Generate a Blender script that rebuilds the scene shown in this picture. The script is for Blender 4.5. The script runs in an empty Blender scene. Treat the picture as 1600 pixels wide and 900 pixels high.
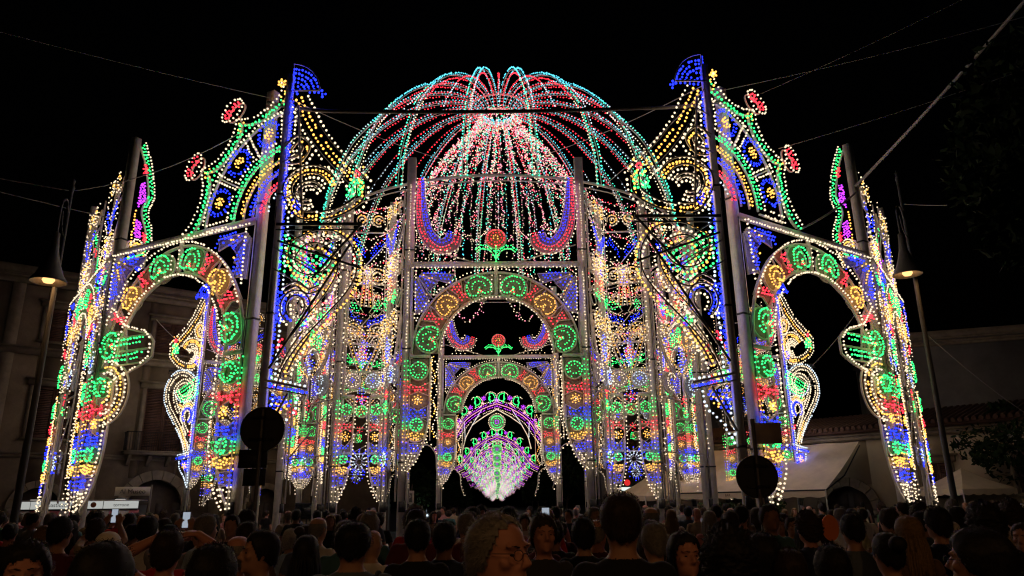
import bpy, math, random
import numpy as np
from mathutils import Matrix, Vector

random.seed(7); RNG = np.random.default_rng(7)
PI = math.pi
scene = bpy.context.scene
COL = scene.collection

# ------------------------------------------------------------------ camera
PITCH, YAW, ROLL, EYE = math.radians(16.6), math.radians(1.3), math.radians(0.7), 1.75
def make_camera():
    cam = bpy.data.cameras.new('camera'); cam.lens = 25.65; cam.sensor_width = 36.0
    cam.clip_start = 0.05; cam.clip_end = 5000
    o = bpy.data.objects.new('camera', cam); COL.objects.link(o)
    f = Vector((math.sin(YAW)*math.cos(PITCH), math.cos(YAW)*math.cos(PITCH), math.sin(PITCH)))
    r = Vector((math.cos(YAW), -math.sin(YAW), 0)); u = r.cross(f)
    c, s = math.cos(ROLL), math.sin(ROLL)
    r2 = r*c - u*s; u2 = u*c + r*s
    m = Matrix((r2, u2, -f)).transposed().to_4x4(); m.translation = (0, 0, EYE)
    o.matrix_world = m
    scene.camera = o
make_camera()

# ------------------------------------------------------------------ night sky, exposure
world = bpy.data.worlds.new('World'); scene.world = world; world.use_nodes = True
nt = world.node_tree; nt.nodes.clear()
sky = nt.nodes.new('ShaderNodeTexSky'); sky.sky_type = 'NISHITA'; sky.sun_disc = False
sky.sun_elevation = math.radians(-4.0); sky.sun_rotation = math.radians(170)
bg = nt.nodes.new('ShaderNodeBackground'); bg.inputs['Strength'].default_value = 0.006
wo = nt.nodes.new('ShaderNodeOutputWorld')
nt.links.new(sky.outputs[0], bg.inputs['Color']); nt.links.new(bg.outputs[0], wo.inputs['Surface'])
vs = scene.view_settings
vs.view_transform = 'Standard'; vs.look = 'None'; vs.gamma = 1.0; vs.use_curve_mapping = False
vs.exposure = 1.0
cy = scene.cycles
cy.use_denoising = True
cy.max_bounces = 4; cy.diffuse_bounces = 2; cy.glossy_bounces = 2; cy.transmission_bounces = 3
cy.sample_clamp_indirect = 1.0; cy.sample_clamp_direct = 0.58; cy.filter_width = 1.2; cy.use_light_tree = True
cy.caustics_reflective = False; cy.caustics_refractive = False

# ------------------------------------------------------------------ materials
MATS = {}
def principled(name, col, rough=0.7, metal=0.0, noise=0.0, nscale=6.0, dark=None, spec=0.3, bump=0.0, bscale=40.0, detail=6.0):
    m = bpy.data.materials.new(name); m.use_nodes = True
    n = m.node_tree.nodes; l = m.node_tree.links
    b = n['Principled BSDF']
    b.inputs['Base Color'].default_value = (*col, 1); b.inputs['Roughness'].default_value = rough
    b.inputs['Metallic'].default_value = metal; b.inputs['Specular IOR Level'].default_value = spec
    if noise or bump:
        tc = n.new('ShaderNodeTexCoord')
    if noise:
        t = n.new('ShaderNodeTexNoise'); t.inputs['Scale'].default_value = nscale; t.inputs['Detail'].default_value = detail
        t.inputs['Roughness'].default_value = 0.65
        r = n.new('ShaderNodeValToRGB')
        d = dark if dark else tuple(c*(1-noise) for c in col)
        r.color_ramp.elements[0].position = 0.32; r.color_ramp.elements[0].color = (*d, 1)
        r.color_ramp.elements[1].position = 0.68; r.color_ramp.elements[1].color = (*col, 1)
        l.new(tc.outputs['Object'], t.inputs['Vector']); l.new(t.outputs['Fac'], r.inputs['Fac'])
        l.new(r.outputs['Color'], b.inputs['Base Color'])
    if bump:
        t2 = n.new('ShaderNodeTexNoise'); t2.inputs['Scale'].default_value = bscale; t2.inputs['Detail'].default_value = 4
        bp = n.new('ShaderNodeBump'); bp.inputs['Strength'].default_value = bump; bp.inputs['Distance'].default_value = 0.02
        l.new(tc.outputs['Object'], t2.inputs['Vector']); l.new(t2.outputs['Fac'], bp.inputs['Height'])
        l.new(bp.outputs['Normal'], b.inputs['Normal'])
    MATS[name] = m
    return m
def emitter(name, col, strength):
    m = bpy.data.materials.new(name); m.use_nodes = True
    n = m.node_tree.nodes; n.clear()
    e = n.new('ShaderNodeEmission'); e.inputs['Color'].default_value = (*col, 1); e.inputs['Strength'].default_value = strength
    o = n.new('ShaderNodeOutputMaterial'); m.node_tree.links.new(e.outputs[0], o.inputs['Surface'])
    MATS[name] = m
    return m
for n_, c_ in (('white', (4.4, 3.4, 2.25)), ('cool', (3.0, 3.5, 4.0)), ('amber', (3.0, 1.35, 0.25)), ('red', (2.5, 0.07, 0.12)), ('green', (0.04, 1.35, 0.24)), ('blue', (0.05, 0.10, 3.6)),
               ('cyan', (0.25, 1.7, 2.2)), ('teal', (0.12, 1.6, 0.95)), ('purple', (1.1, 0.10, 2.1)), ('pink', (2.6, 0.75, 1.05))):
    emitter(n_, c_, 1.0)
principled('frame', (0.70, 0.67, 0.61), 0.6, noise=0.35, nscale=5, bump=0.15)
principled('backing', (0.20, 0.18, 0.15), 0.8, noise=0.3, nscale=6)
principled('timber', (0.76, 0.73, 0.66), 0.65, noise=0.3, nscale=3.5, bump=0.25, bscale=25)
principled('dark_metal_and_shade', (0.035, 0.037, 0.04), 0.55, metal=0.3, noise=0.3, nscale=8)
principled('cable', (0.03, 0.03, 0.03), 0.7)
principled('steel_cable', (0.30, 0.29, 0.28), 0.6, metal=0.3)

# ------------------------------------------------------------------ mesh builder
OCT = np.array([[1,0,0],[-1,0,0],[0,1,0],[0,-1,0],[0,0,1],[0,0,-1]], float)
OCF = np.array([[0,2,4],[2,1,4],[1,3,4],[3,0,4],[2,0,5],[1,2,5],[3,1,5],[0,3,5]])
_p = (1+5**.5)/2
ICO = np.array([[-1,_p,0],[1,_p,0],[-1,-_p,0],[1,-_p,0],[0,-1,_p],[0,1,_p],[0,-1,-_p],[0,1,-_p],[_p,0,-1],[_p,0,1],[-_p,0,-1],[-_p,0,1]])/math.sqrt(1+_p*_p)
ICF = np.array([[0,11,5],[0,5,1],[0,1,7],[0,7,10],[0,10,11],[1,5,9],[5,11,4],[11,10,2],[10,7,6],[7,1,8],[3,9,4],[3,4,2],[3,2,6],[3,6,8],[3,8,9],[4,9,5],[2,4,11],[6,2,10],[8,6,7],[9,8,1]])

def rs(pts, s, closed=False):
    """points along a polyline every s metres"""
    p = np.asarray(pts, float)
    if closed: p = np.vstack([p, p[:1]])
    d = np.linalg.norm(np.diff(p, axis=0), axis=1); t = np.concatenate([[0], np.cumsum(d)])
    n = max(2, int(round(t[-1]/s))+1)
    q = np.linspace(0, t[-1], n)
    if closed: q = q[:-1]
    return np.stack([np.interp(q, t, p[:, k]) for k in range(p.shape[1])], 1)
def smooth(pts, n=12):
    """Catmull-Rom through the points"""
    p = np.asarray(pts, float); q = np.vstack([2*p[0]-p[1], p, 2*p[-1]-p[-2]])
    out = []
    for i in range(1, len(q)-2):
        a, b, c, d = q[i-1], q[i], q[i+1], q[i+2]
        for k in range(n):
            t = k/n
            out.append(0.5*((2*b)+(-a+c)*t+(2*a-5*b+4*c-d)*t*t+(-a+3*b-3*c+d)*t**3))
    out.append(p[-1]); return np.array(out)
def normals2(p, closed=False):
    p = np.asarray(p, float)
    if closed: t = np.roll(p, -1, 0)-np.roll(p, 1, 0)
    else: t = np.gradient(p, axis=0)
    t /= np.maximum(np.linalg.norm(t, axis=1, keepdims=True), 1e-9)
    return np.stack([-t[:, 1], t[:, 0]], 1)
def offs(p, d, closed=False):
    return np.asarray(p, float) + normals2(p, closed)*(np.asarray(d).reshape(-1, 1) if np.ndim(d) else d)
def arc(cx, cz, a, b, t0, t1, n=40):
    """ellipse arc, angle in degrees measured from the upright, clockwise positive"""
    t = np.radians(np.linspace(t0, t1, n)); return np.stack([cx+a*np.sin(t), cz+b*np.cos(t)], 1)
def spiral(cx, cz, r0, r1, t0, t1, n=40):
    t = np.radians(np.linspace(t0, t1, n)); r = np.linspace(r0, r1, n)
    return np.stack([cx+r*np.sin(t), cz+r*np.cos(t)], 1)
def rot2(p, ang):
    c, s = math.cos(ang), math.sin(ang); p = np.asarray(p, float)
    return np.stack([p[:, 0]*c-p[:, 1]*s, p[:, 0]*s+p[:, 1]*c], 1)
def inside(poly, pts):
    x, y = pts[:, 0], pts[:, 1]; r = np.zeros(len(pts), bool); n = len(poly)
    for i in range(n):
        x0, y0 = poly[i]; x1, y1 = poly[(i+1) % n]
        c = (y0 > y) != (y1 > y)
        with np.errstate(divide='ignore', invalid='ignore'):
            r ^= c & (x < (x1-x0)*(y-y0)/(y1-y0+1e-12)+x0)
    return r

BR = 0.028
BULBS = {'white', 'cool', 'amber', 'red', 'green', 'blue', 'cyan', 'teal', 'purple', 'pink'}
RKG = [1.0]                      # lamp size of the piece being drawn
class MB:
    def __init__(self, mx=1, face=-1, rk=None, drop=0.045):
        self.rk = RKG[0] if rk is None else rk; self.drop = drop
        self.V = []; self.T = []; self.Q = []; self.n = 0; self.mx = mx; self.face = face
    def add(self, V, F, mat):
        V = np.asarray(V, float); F = np.asarray(F, int)+self.n
        self.V.append(V); (self.T if F.shape[1] == 3 else self.Q).append((F, mat)); self.n += len(V)
    def bulbs3(self, P, col, r=BR, ico=False, drop=None):
        r = r*self.rk; drop = self.drop if drop is None else drop
        P = np.asarray(P, float)
        if len(P) == 0: return
        P = P[RNG.random(len(P)) > drop]
        P = P + RNG.normal(0, 0.009, P.shape)
        D, FF = (ICO, ICF) if ico else (OCT, OCF)
        rr = r*RNG.uniform(0.82, 1.15, len(P))
        V = (P[:, None, :]+D[None]*rr[:, None, None]).reshape(-1, 3)
        F = (FF[None]+(np.arange(len(P))*len(D))[:, None, None]).reshape(-1, 3)
        self.add(V, F, col)
    def bulbs(self, p, col, r=BR, y=None, ico=True):
        p = np.asarray(p, float)
        if len(p) == 0: return
        y = self.face*0.17 if y is None else y
        self.bulbs3(np.stack([p[:, 0]*self.mx, np.full(len(p), y), p[:, 1]], 1), col, r, ico)
    def line(self, pts, col, s=0.115, r=BR, d=0.0, closed=False, y=None):
        p = np.asarray(pts, float)
        if d: p = offs(p, d, closed)
        self.bulbs(rs(p, s, closed), col, r, y)
    def strip(self, pts, w=0.035, d=0.05, closed=False, mat='frame', y=0.0):
        p = np.asarray(pts, float); n = len(p); nm = normals2(p, closed)*w/2
        a, b = p+nm, p-nm; yy = np.full(n, y)
        V = np.concatenate([np.stack([q[:, 0]*self.mx, yy+k*d/2, q[:, 1]], 1) for q in (a, b) for k in (-1, 1)])
        o = [0, n, 3*n, 2*n]; F = []
        m = n if closed else n-1
        i = np.arange(m); j = (i+1) % n
        for k in range(4):
            A, B = o[k], o[(k+1) % 4]
            F.append(np.stack([A+i, A+j, B+j, B+i], 1))
        F = np.concatenate(F)
        if not closed:
            F = np.vstack([F, [[o[0], o[1], o[2], o[3]], [o[3]+n-1, o[2]+n-1, o[1]+n-1, o[0]+n-1]]])
        self.add(V, F, mat)
    def fill(self, poly, s, col, r=BR, m=0.4):
        poly = np.asarray(poly, float); lo, hi = poly.min(0), poly.max(0); c = poly.mean(0)
        g = []
        for k, z in enumerate(np.arange(lo[1]+s*m, hi[1], s*0.87)):
            g += [(x, z) for x in np.arange(lo[0]+s*m+(k % 2)*s/2, hi[0], s)]
        if not g: return
        g = np.array(g)
        inn = c+(poly-c)*(1-0.12)
        self.bulbs(g[inside(inn, g)], col, r)
    def box(self, c, s, mat, rz=0.0):
        c = np.array(c, float); h = np.array(s, float)/2
        V = np.array([[x, y, z] for x in (-1, 1) for y in (-1, 1) for z in (-1, 1)])*h
        if rz:
            cc, ss = math.cos(rz), math.sin(rz); V = np.stack([V[:, 0]*cc-V[:, 1]*ss, V[:, 0]*ss+V[:, 1]*cc, V[:, 2]], 1)
        V = V+c; V[:, 0] *= self.mx
        self.add(V, [[0,1,3,2],[4,6,7,5],[0,4,5,1],[2,3,7,6],[0,2,6,4],[1,5,7,3]], mat)
    def tube(self, pts, r, sides=6, mat='frame', cap=True):
        p = np.asarray(pts, float); n = len(p); r = np.broadcast_to(np.asarray(r, float), (n,))
        t = np.gradient(p, axis=0); t /= np.maximum(np.linalg.norm(t, axis=1, keepdims=True), 1e-9)
        up = np.where(np.abs(t[:, 2:3]) > 0.9, np.array([[1., 0, 0]]), np.array([[0., 0, 1]]))
        a = np.cross(t, up); a /= np.linalg.norm(a, axis=1, keepdims=True); b = np.cross(t, a)
        th = np.arange(sides)*2*PI/sides
        V = (p[:, None]+r[:, None, None]*(np.cos(th)[None, :, None]*a[:, None]+np.sin(th)[None, :, None]*b[:, None])).reshape(-1, 3)
        V[:, 0] *= self.mx
        i, k = np.meshgrid(np.arange(n-1), np.arange(sides), indexing='ij'); k2 = (k+1) % sides
        F = np.stack([i*sides+k, i*sides+k2, (i+1)*sides+k2, (i+1)*sides+k], -1).reshape(-1, 4)
        self.add(V, F, mat)
        if cap:
            for base, c in ((0, p[0]), ((n-1)*sides, p[-1])):
                cc = c*np.array([self.mx, 1, 1])
                W = np.vstack([V[base:base+sides], cc])
                self.add(W, [[q, (q+1) % sides, sides] for q in range(sides)], mat)
    def lathe(self, prof, c=(0, 0, 0), sides=24, mat='frame'):
        p = np.asarray(prof, float); th = np.arange(sides)*2*PI/sides; n = len(p)
        V = np.stack([p[:, 0, None]*np.cos(th), p[:, 0, None]*np.sin(th), np.repeat(p[:, 1, None], sides, 1)], -1).reshape(-1, 3)+np.array(c)
        i, k = np.meshgrid(np.arange(n-1), np.arange(sides), indexing='ij'); k2 = (k+1) % sides
        F = np.stack([i*sides+k, i*sides+k2, (i+1)*sides+k2, (i+1)*sides+k], -1).reshape(-1, 4)
        self.add(V, F, mat)
    def prism(self, poly, y0, y1, mat):
        """flat polygon in x,z given thickness along y"""
        p = np.asarray(poly, float); n = len(p)
        V = np.concatenate([np.stack([p[:, 0]*self.mx, np.full(n, y), p[:, 1]], 1) for y in (y0, y1)])
        i = np.arange(n); j = (i+1) % n
        self.add(V, np.stack([i, j, j+n, i+n], 1), mat)
        cc = p.mean(0)
        for y, o in ((y0, 0), (y1, n)):
            W = np.vstack([V[o:o+n], [[cc[0]*self.mx, y, cc[1]]]])
            self.add(W, [[k, (k+1) % n, n] for k in range(n)], mat)
    def plate(self, poly, mat='backing', k=1.0):  # board added behind a motif to catch its lamps' light as a halo
        if self.face > 0: return
        p = np.asarray(poly, float); c = p.mean(0); self.prism(c+(p-c)*k, 0.02, 0.035, mat)
    def ring_plate(self, a, b, mat='backing'):
        a, b = np.asarray(a, float), np.asarray(b, float); n = len(a)
        V = np.concatenate([np.stack([q[:, 0]*self.mx, np.full(n, y), q[:, 1]], 1) for y in (0.04, 0.055) for q in (a, b)])
        i = np.arange(n-1)
        self.add(V, np.vstack([np.stack([o+i, o+i+1, o+n+i+1, o+n+i], 1) for o in (0, 2*n)]), mat)
    def build(self, name, parent=None, smooth_mats=()):
        V = np.concatenate(self.V); names = []
        loops = []; starts = []; mi = []; ls = 0
        for L, k in ((self.T, 3), (self.Q, 4)):
            for F, mat in L:
                if mat not in names: names.append(mat)
                loops.append(F.ravel()); starts.append(ls+np.arange(len(F))*k); ls += F.size
                mi.append(np.full(len(F), names.index(mat)))
        me = bpy.data.meshes.new(name)
        me.vertices.add(len(V)); me.vertices.foreach_set('co', V.ravel())
        lp = np.concatenate(loops).astype(np.int32); st = np.concatenate(starts).astype(np.int32)
        me.loops.add(len(lp)); me.loops.foreach_set('vertex_index', lp)
        me.polygons.add(len(st)); me.polygons.foreach_set('loop_start', st)
        for nme in names: me.materials.append(MATS[nme])
        me.polygons.foreach_set('material_index', np.concatenate(mi).astype(np.int32))
        me.update(calc_edges=True)
        if smooth_mats:
            me.polygons.foreach_set('use_smooth', np.array([names[q] in smooth_mats for q in np.concatenate(mi)], bool))
        o = bpy.data.objects.new(name, me); COL.objects.link(o)
        if parent: o.parent = parent
        if parent and any(nme in BULBS for nme in names): o['kind'] = 'stuff'
        return o

def tag(o, label=None, cat=None, group=None, kind=None):
    if label: o['label'] = label
    if cat: o['category'] = cat
    if group: o['group'] = group
    if kind: o['kind'] = kind
    return o
def empty(name, loc=(0, 0, 0), rz=0.0):
    o = bpy.data.objects.new(name, None); o.empty_display_size = 0.3; COL.objects.link(o)
    o.location = loc; o.rotation_euler = (0, 0, rz); return o
def copy_tree(o, parent=None):
    c = o.copy(); COL.objects.link(c)
    if parent: c.parent = parent
    for ch in list(o.children): copy_tree(ch, c)
    return c
def place(o, pa, pb):
    """stand a panel root between two ground points, its local +x running pa -> pb"""
    o.location = ((pa[0]+pb[0])/2, (pa[1]+pb[1])/2, 0); o.rotation_euler = (0, 0, math.atan2(pb[1]-pa[1], pb[0]-pa[0]))
# ------------------------------------------------------------------ light motifs (drawn in a panel's own x,z plane)
def bean_outline(R, h, n=16, spread=105):
    o = arc(0, 0, R+h, R+h, -spread, spread, n*2)
    s = math.radians(spread)
    def capc(sg):
        c = np.array([R*math.sin(sg*s), R*math.cos(sg*s)]); a0 = sg*s
        t = np.linspace(0, PI, n//2)[1:-1]
        e = np.array([math.sin(a0), math.cos(a0)]); f = np.array([math.cos(a0), -math.sin(a0)])*sg
        return c+h*(np.cos(t)[:, None]*e+np.sin(t)[:, None]*f)
    i = arc(0, 0, max(R-h, 0.02), max(R-h, 0.02), spread, -spread, n)
    return np.vstack([o, capc(1), i, capc(-1)[::-1]])
def m_bean(mb, c, ang, size=1.0, col='green', dot='red', fr=True, r=BR, plate=True):
    R, h = 0.20*size, 0.19*size
    def T(p): return rot2(p-np.array([0, 0.08*size]), ang)+np.array(c)
    if fr:
        mb.strip(T(bean_outline(R, h*1.25)), 0.045, 0.05, True)
        if plate: mb.plate(T(arc(0, 0, (R+h*1.2), (R+h*1.2), 0, 350, 24)))
    mb.bulbs(T(rs(bean_outline(R, h*0.92), 0.092*size, True)), col, r)
    mb.bulbs(T(rs(arc(0, 0, R*1.05, R*1.05, -90, 90, 20), 0.1*size)), col, r*0.85)
    if dot: mb.bulbs(T(np.array([[0.0, -0.05*size], [0.05*size, -0.12*size], [-0.05*size, -0.12*size]])), dot, r)
def m_bow(mb, c, ang, w, h, col, s=0.102, fr=True, r=BR, waist=0.3):
    P = np.array([[-w/2, h/2], [w/2, h/2], [w/2*waist, 0.0], [w/2, -h/2], [-w/2, -h/2], [-w/2*waist, 0.0]])
    P = rot2(P, ang)+np.array(c)
    if fr: mb.strip(c+(P-c)*1.12, 0.04, 0.05, True); mb.plate(P, k=1.1)
    mb.fill(P, s, col, r)
def m_ring(mb, c, rad, col='green', inner=None, fr=True, r=BR, s=0.09):
    if fr: mb.strip(arc(c[0], c[1], rad*1.18, rad*1.18, 0, 350, 24), 0.045, 0.05, True); mb.plate(arc(c[0], c[1], rad*1.16, rad*1.16, 0, 350, 24))
    mb.bulbs(rs(arc(c[0], c[1], rad, rad, 0, 358, 40), s, True), col, r)
    mb.bulbs(rs(arc(c[0], c[1], rad*0.62, rad*0.62, 0, 358, 30), s*1.1, True), col, r*0.8)
    if inner: mb.bulbs(rs(arc(c[0], c[1], rad*0.3, rad*0.3, 0, 358, 16), s, True), inner, r*0.9)
def m_flower(mb, c, rad, col='amber', mid='white', petals=8, r=BR):
    mb.bulbs(np.array([c]), mid, r)
    for k in range(petals):
        t = k*2*PI/petals
        e = np.array([math.sin(t), math.cos(t)])
        mb.bulbs(np.array([c+e*rad*q for q in (0.55, 1.0)]), col, r*0.9)
def m_sun(mb, c, rad, r=BR):
    for k in range(18):
        t = k*2*PI/18; e = np.array([math.sin(t), math.cos(t)])
        mb.bulbs(np.array([c+e*rad*0.82, c+e*rad]), 'blue', r*0.9)
    for q, n in ((0.12, 4), (0.36, 8)):
        t = np.arange(n)*2*PI/n; mb.bulbs(np.stack([c[0]+rad*q*np.sin(t), c[1]+rad*q*np.cos(t)], 1), 'amber', r)
def m_star(mb, c, rad, r=BR):
    for k in range(12):
        t = k*2*PI/12; e = np.array([math.sin(t), math.cos(t)])
        mb.bulbs(np.array([c+e*rad*0.45, c+e*rad*0.62]), 'cool', r*0.9)
        mb.bulbs(np.array([c+e*rad*0.85, c+e*rad*1.05]), 'blue', r)
        mb.strip(np.array([c+e*rad*0.2, c+e*rad*1.05]), 0.02, 0.03)
def m_smile(mb, c, w, h, col='amber', r=BR):
    for q in (1.0, 0.68, 0.36):
        mb.bulbs(rs(arc(c[0], c[1]+h*0.4, w/2*q, h*0.9*q, 100, 260, 24), 0.085), col, r)
    mb.strip(arc(c[0], c[1]+h*0.4, w/2*1.18, h*1.05, 95, 265, 16), 0.04, 0.05); mb.plate(arc(c[0], c[1]+h*0.4, w/2*1.18, h*1.05, 90, 270, 16))
def m_band(mb, path, w, inner, edge='white', rows=1, s=0.1, es=0.12, r=BR, ed=0.06, mat='frame', fw=0.035):
    """ribbon: two frame rims, rows of coloured lamps between them, edge lamps outside"""
    p = np.asarray(path, float); w = np.broadcast_to(np.asarray(w, float), (len(p),))
    for sg in (1, -1):
        e = offs(p, sg*w/2); mb.strip(e, fw, 0.05, mat=mat)
        if edge: mb.bulbs(rs(offs(p, sg*(w/2+ed)), es), edge, r)
    for k in range(rows):
        q = (k+0.5)/rows-0.5
        mb.bulbs(rs(offs(p, w*q*0.8), s), inner[k % len(inner)], r)

# ------------------------------------------------------------------ parts shared by all portals
def part_post(root, u, H, w=0.27, mx=1, ladder=False):
    mb = MB(mx); mb.box((u, 0.10, H/2), (w, 0.2, H), 'timber')
    mb.box((u, 0.10, 0.06), (w+0.22, 0.42, 0.12), 'timber')
    for z in (3.0, 6.4, 9.6): mb.box((u, 0.10, z), (w+0.03, 0.23, 0.05), 'dark_metal_and_shade')
    o = mb.build('post', root)
    jb = MB(mx); jb.box((u+0.02, -0.05, 1.75), (0.2, 0.1, 0.3), 'dark_metal_and_shade'); jb.tube(np.array([[u+0.08, -0.012, 1.9], [u+0.09, -0.012, H*0.4], [u+0.06, -0.012, H*0.7]]), 0.012, 5, 'cable'); jb.build('junction_box', root)
    return o
LEG = ('ring', 'bow', 'flower', 'bow2', 'ring2', 'smile', 'wedge', 'tip')
def leg_panel(root, u_post, sg, bar, tip, mx, width=0.62, plate=True):
    """pointed lamp panel hanging beside a post; sg points from the post into the opening"""
    H = bar-tip
    def V(q): return bar-H*q
    pc = u_post+sg*(0.12+width*0.45)          # axis of the motifs
    lg = MB(mx)
    inner = np.array([[u_post+sg*(0.12+width), V(0.02)], [u_post+sg*(0.12+width), V(0.45)], [u_post+sg*(0.12+width*0.93), V(0.62)], [u_post+sg*(0.12+width*0.72), V(0.78)],
                      [u_post+sg*(0.12+width*0.40), V(0.91)], [u_post+sg*0.12, V(1.0)]])
    ip = smooth(inner, 8)
    lg.strip(ip, 0.045, 0.06)
    lg.line(ip, 'white', 0.118, d=sg*0.06*mx*mx)
    lg.strip(np.array([[u_post+sg*0.14, V(0.02)], [u_post+sg*0.14, V(0.99)]]), 0.03, 0.05)
    lg.strip(np.array([[u_post+sg*0.12, V(0.0)], [u_post+sg*(0.12+width), V(0.0)]]), 0.09, 0.08)
    for q in (0.30, 0.55, 0.73, 0.86):
        k = np.interp(q, [0, .45, .62, .78, .91, 1], [1, 1, .93, .72, .4, 0])
        lg.strip(np.array([[u_post+sg*0.14, V(q)], [u_post+sg*(0.12+width*k), V(q)]]), 0.03, 0.05)
    if plate: lg.ring_plate(ip, np.stack([np.full(len(ip), u_post+sg*0.13), ip[:, 1]], 1))
    lg.build('leg_outline', root)
    pl = MB(mx)                                # coloured lamps up the post face, section by section
    for q0, q1, col in ((0.05, 0.22, 'green'), (0.23, 0.36, 'red'), (0.37, 0.43, 'amber'), (0.44, 0.58, 'blue'), (0.59, 0.65, 'green'), (0.66, 0.76, 'amber'), (0.77, 0.86, 'blue'), (0.87, 1.0, 'white')):
        for k_, du in enumerate((0.09, -0.02)): pl.bulbs(rs(np.array([[u_post+sg*du, V(q0)], [u_post+sg*du, V(q1)]]), 0.13), col, BR*0.8, y=-0.12)
    pl.build('post_lamps', root)
    def mot(name, f):
        m = MB(mx); f(m); m.build(name, root)
    w = width
    mot('green_rosette', lambda m: m_ring(m, (pc, V(0.135)), 0.40*w*0.95, 'green'))
    mot('red_bow', lambda m: m_bow(m, np.array([pc, V(0.30)]), PI/2, H*0.105, w*0.92, 'red'))
    mot('amber_flower', lambda m: m_flower(m, np.array([pc, V(0.40)]), 0.13, 'amber'))
    mot('blue_bow', lambda m: m_bow(m, np.array([pc-sg*0.01, V(0.515)]), PI/2, H*0.125, w*0.86, 'blue'))
    mot('green_rosette', lambda m: m_ring(m, (pc-sg*0.03, V(0.615)), 0.30*w*0.9, 'green'))
    mot('amber_crescent', lambda m: m_smile(m, (pc-sg*0.05, V(0.715)), 0.74*w, H*0.07, 'amber'))
    def wedge(m):
        a = u_post+sg*0.17; b = u_post+sg*(0.12+w*0.62)
        P = np.array([[a, V(0.775)], [b, V(0.775)], [u_post+sg*(0.12+w*0.48), V(0.85)], [a, V(0.85)]]); m.fill(P, 0.092, 'blue', BR*0.95); m.plate(P)
        m.strip(P, 0.03, 0.05, True)
    mot('blue_wedge', wedge)
    def tipf(m):
        a = u_post+sg*0.17
        m.bulbs(np.array([[a, V(0.885)], [a+sg*0.1, V(0.885)], [a+sg*0.19, V(0.885)], [a+sg*0.04, V(0.92)], [a+sg*0.12, V(0.92)], [a+sg*0.03, V(0.955)]]), 'white')
    mot('leg_tip', tipf)

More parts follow.
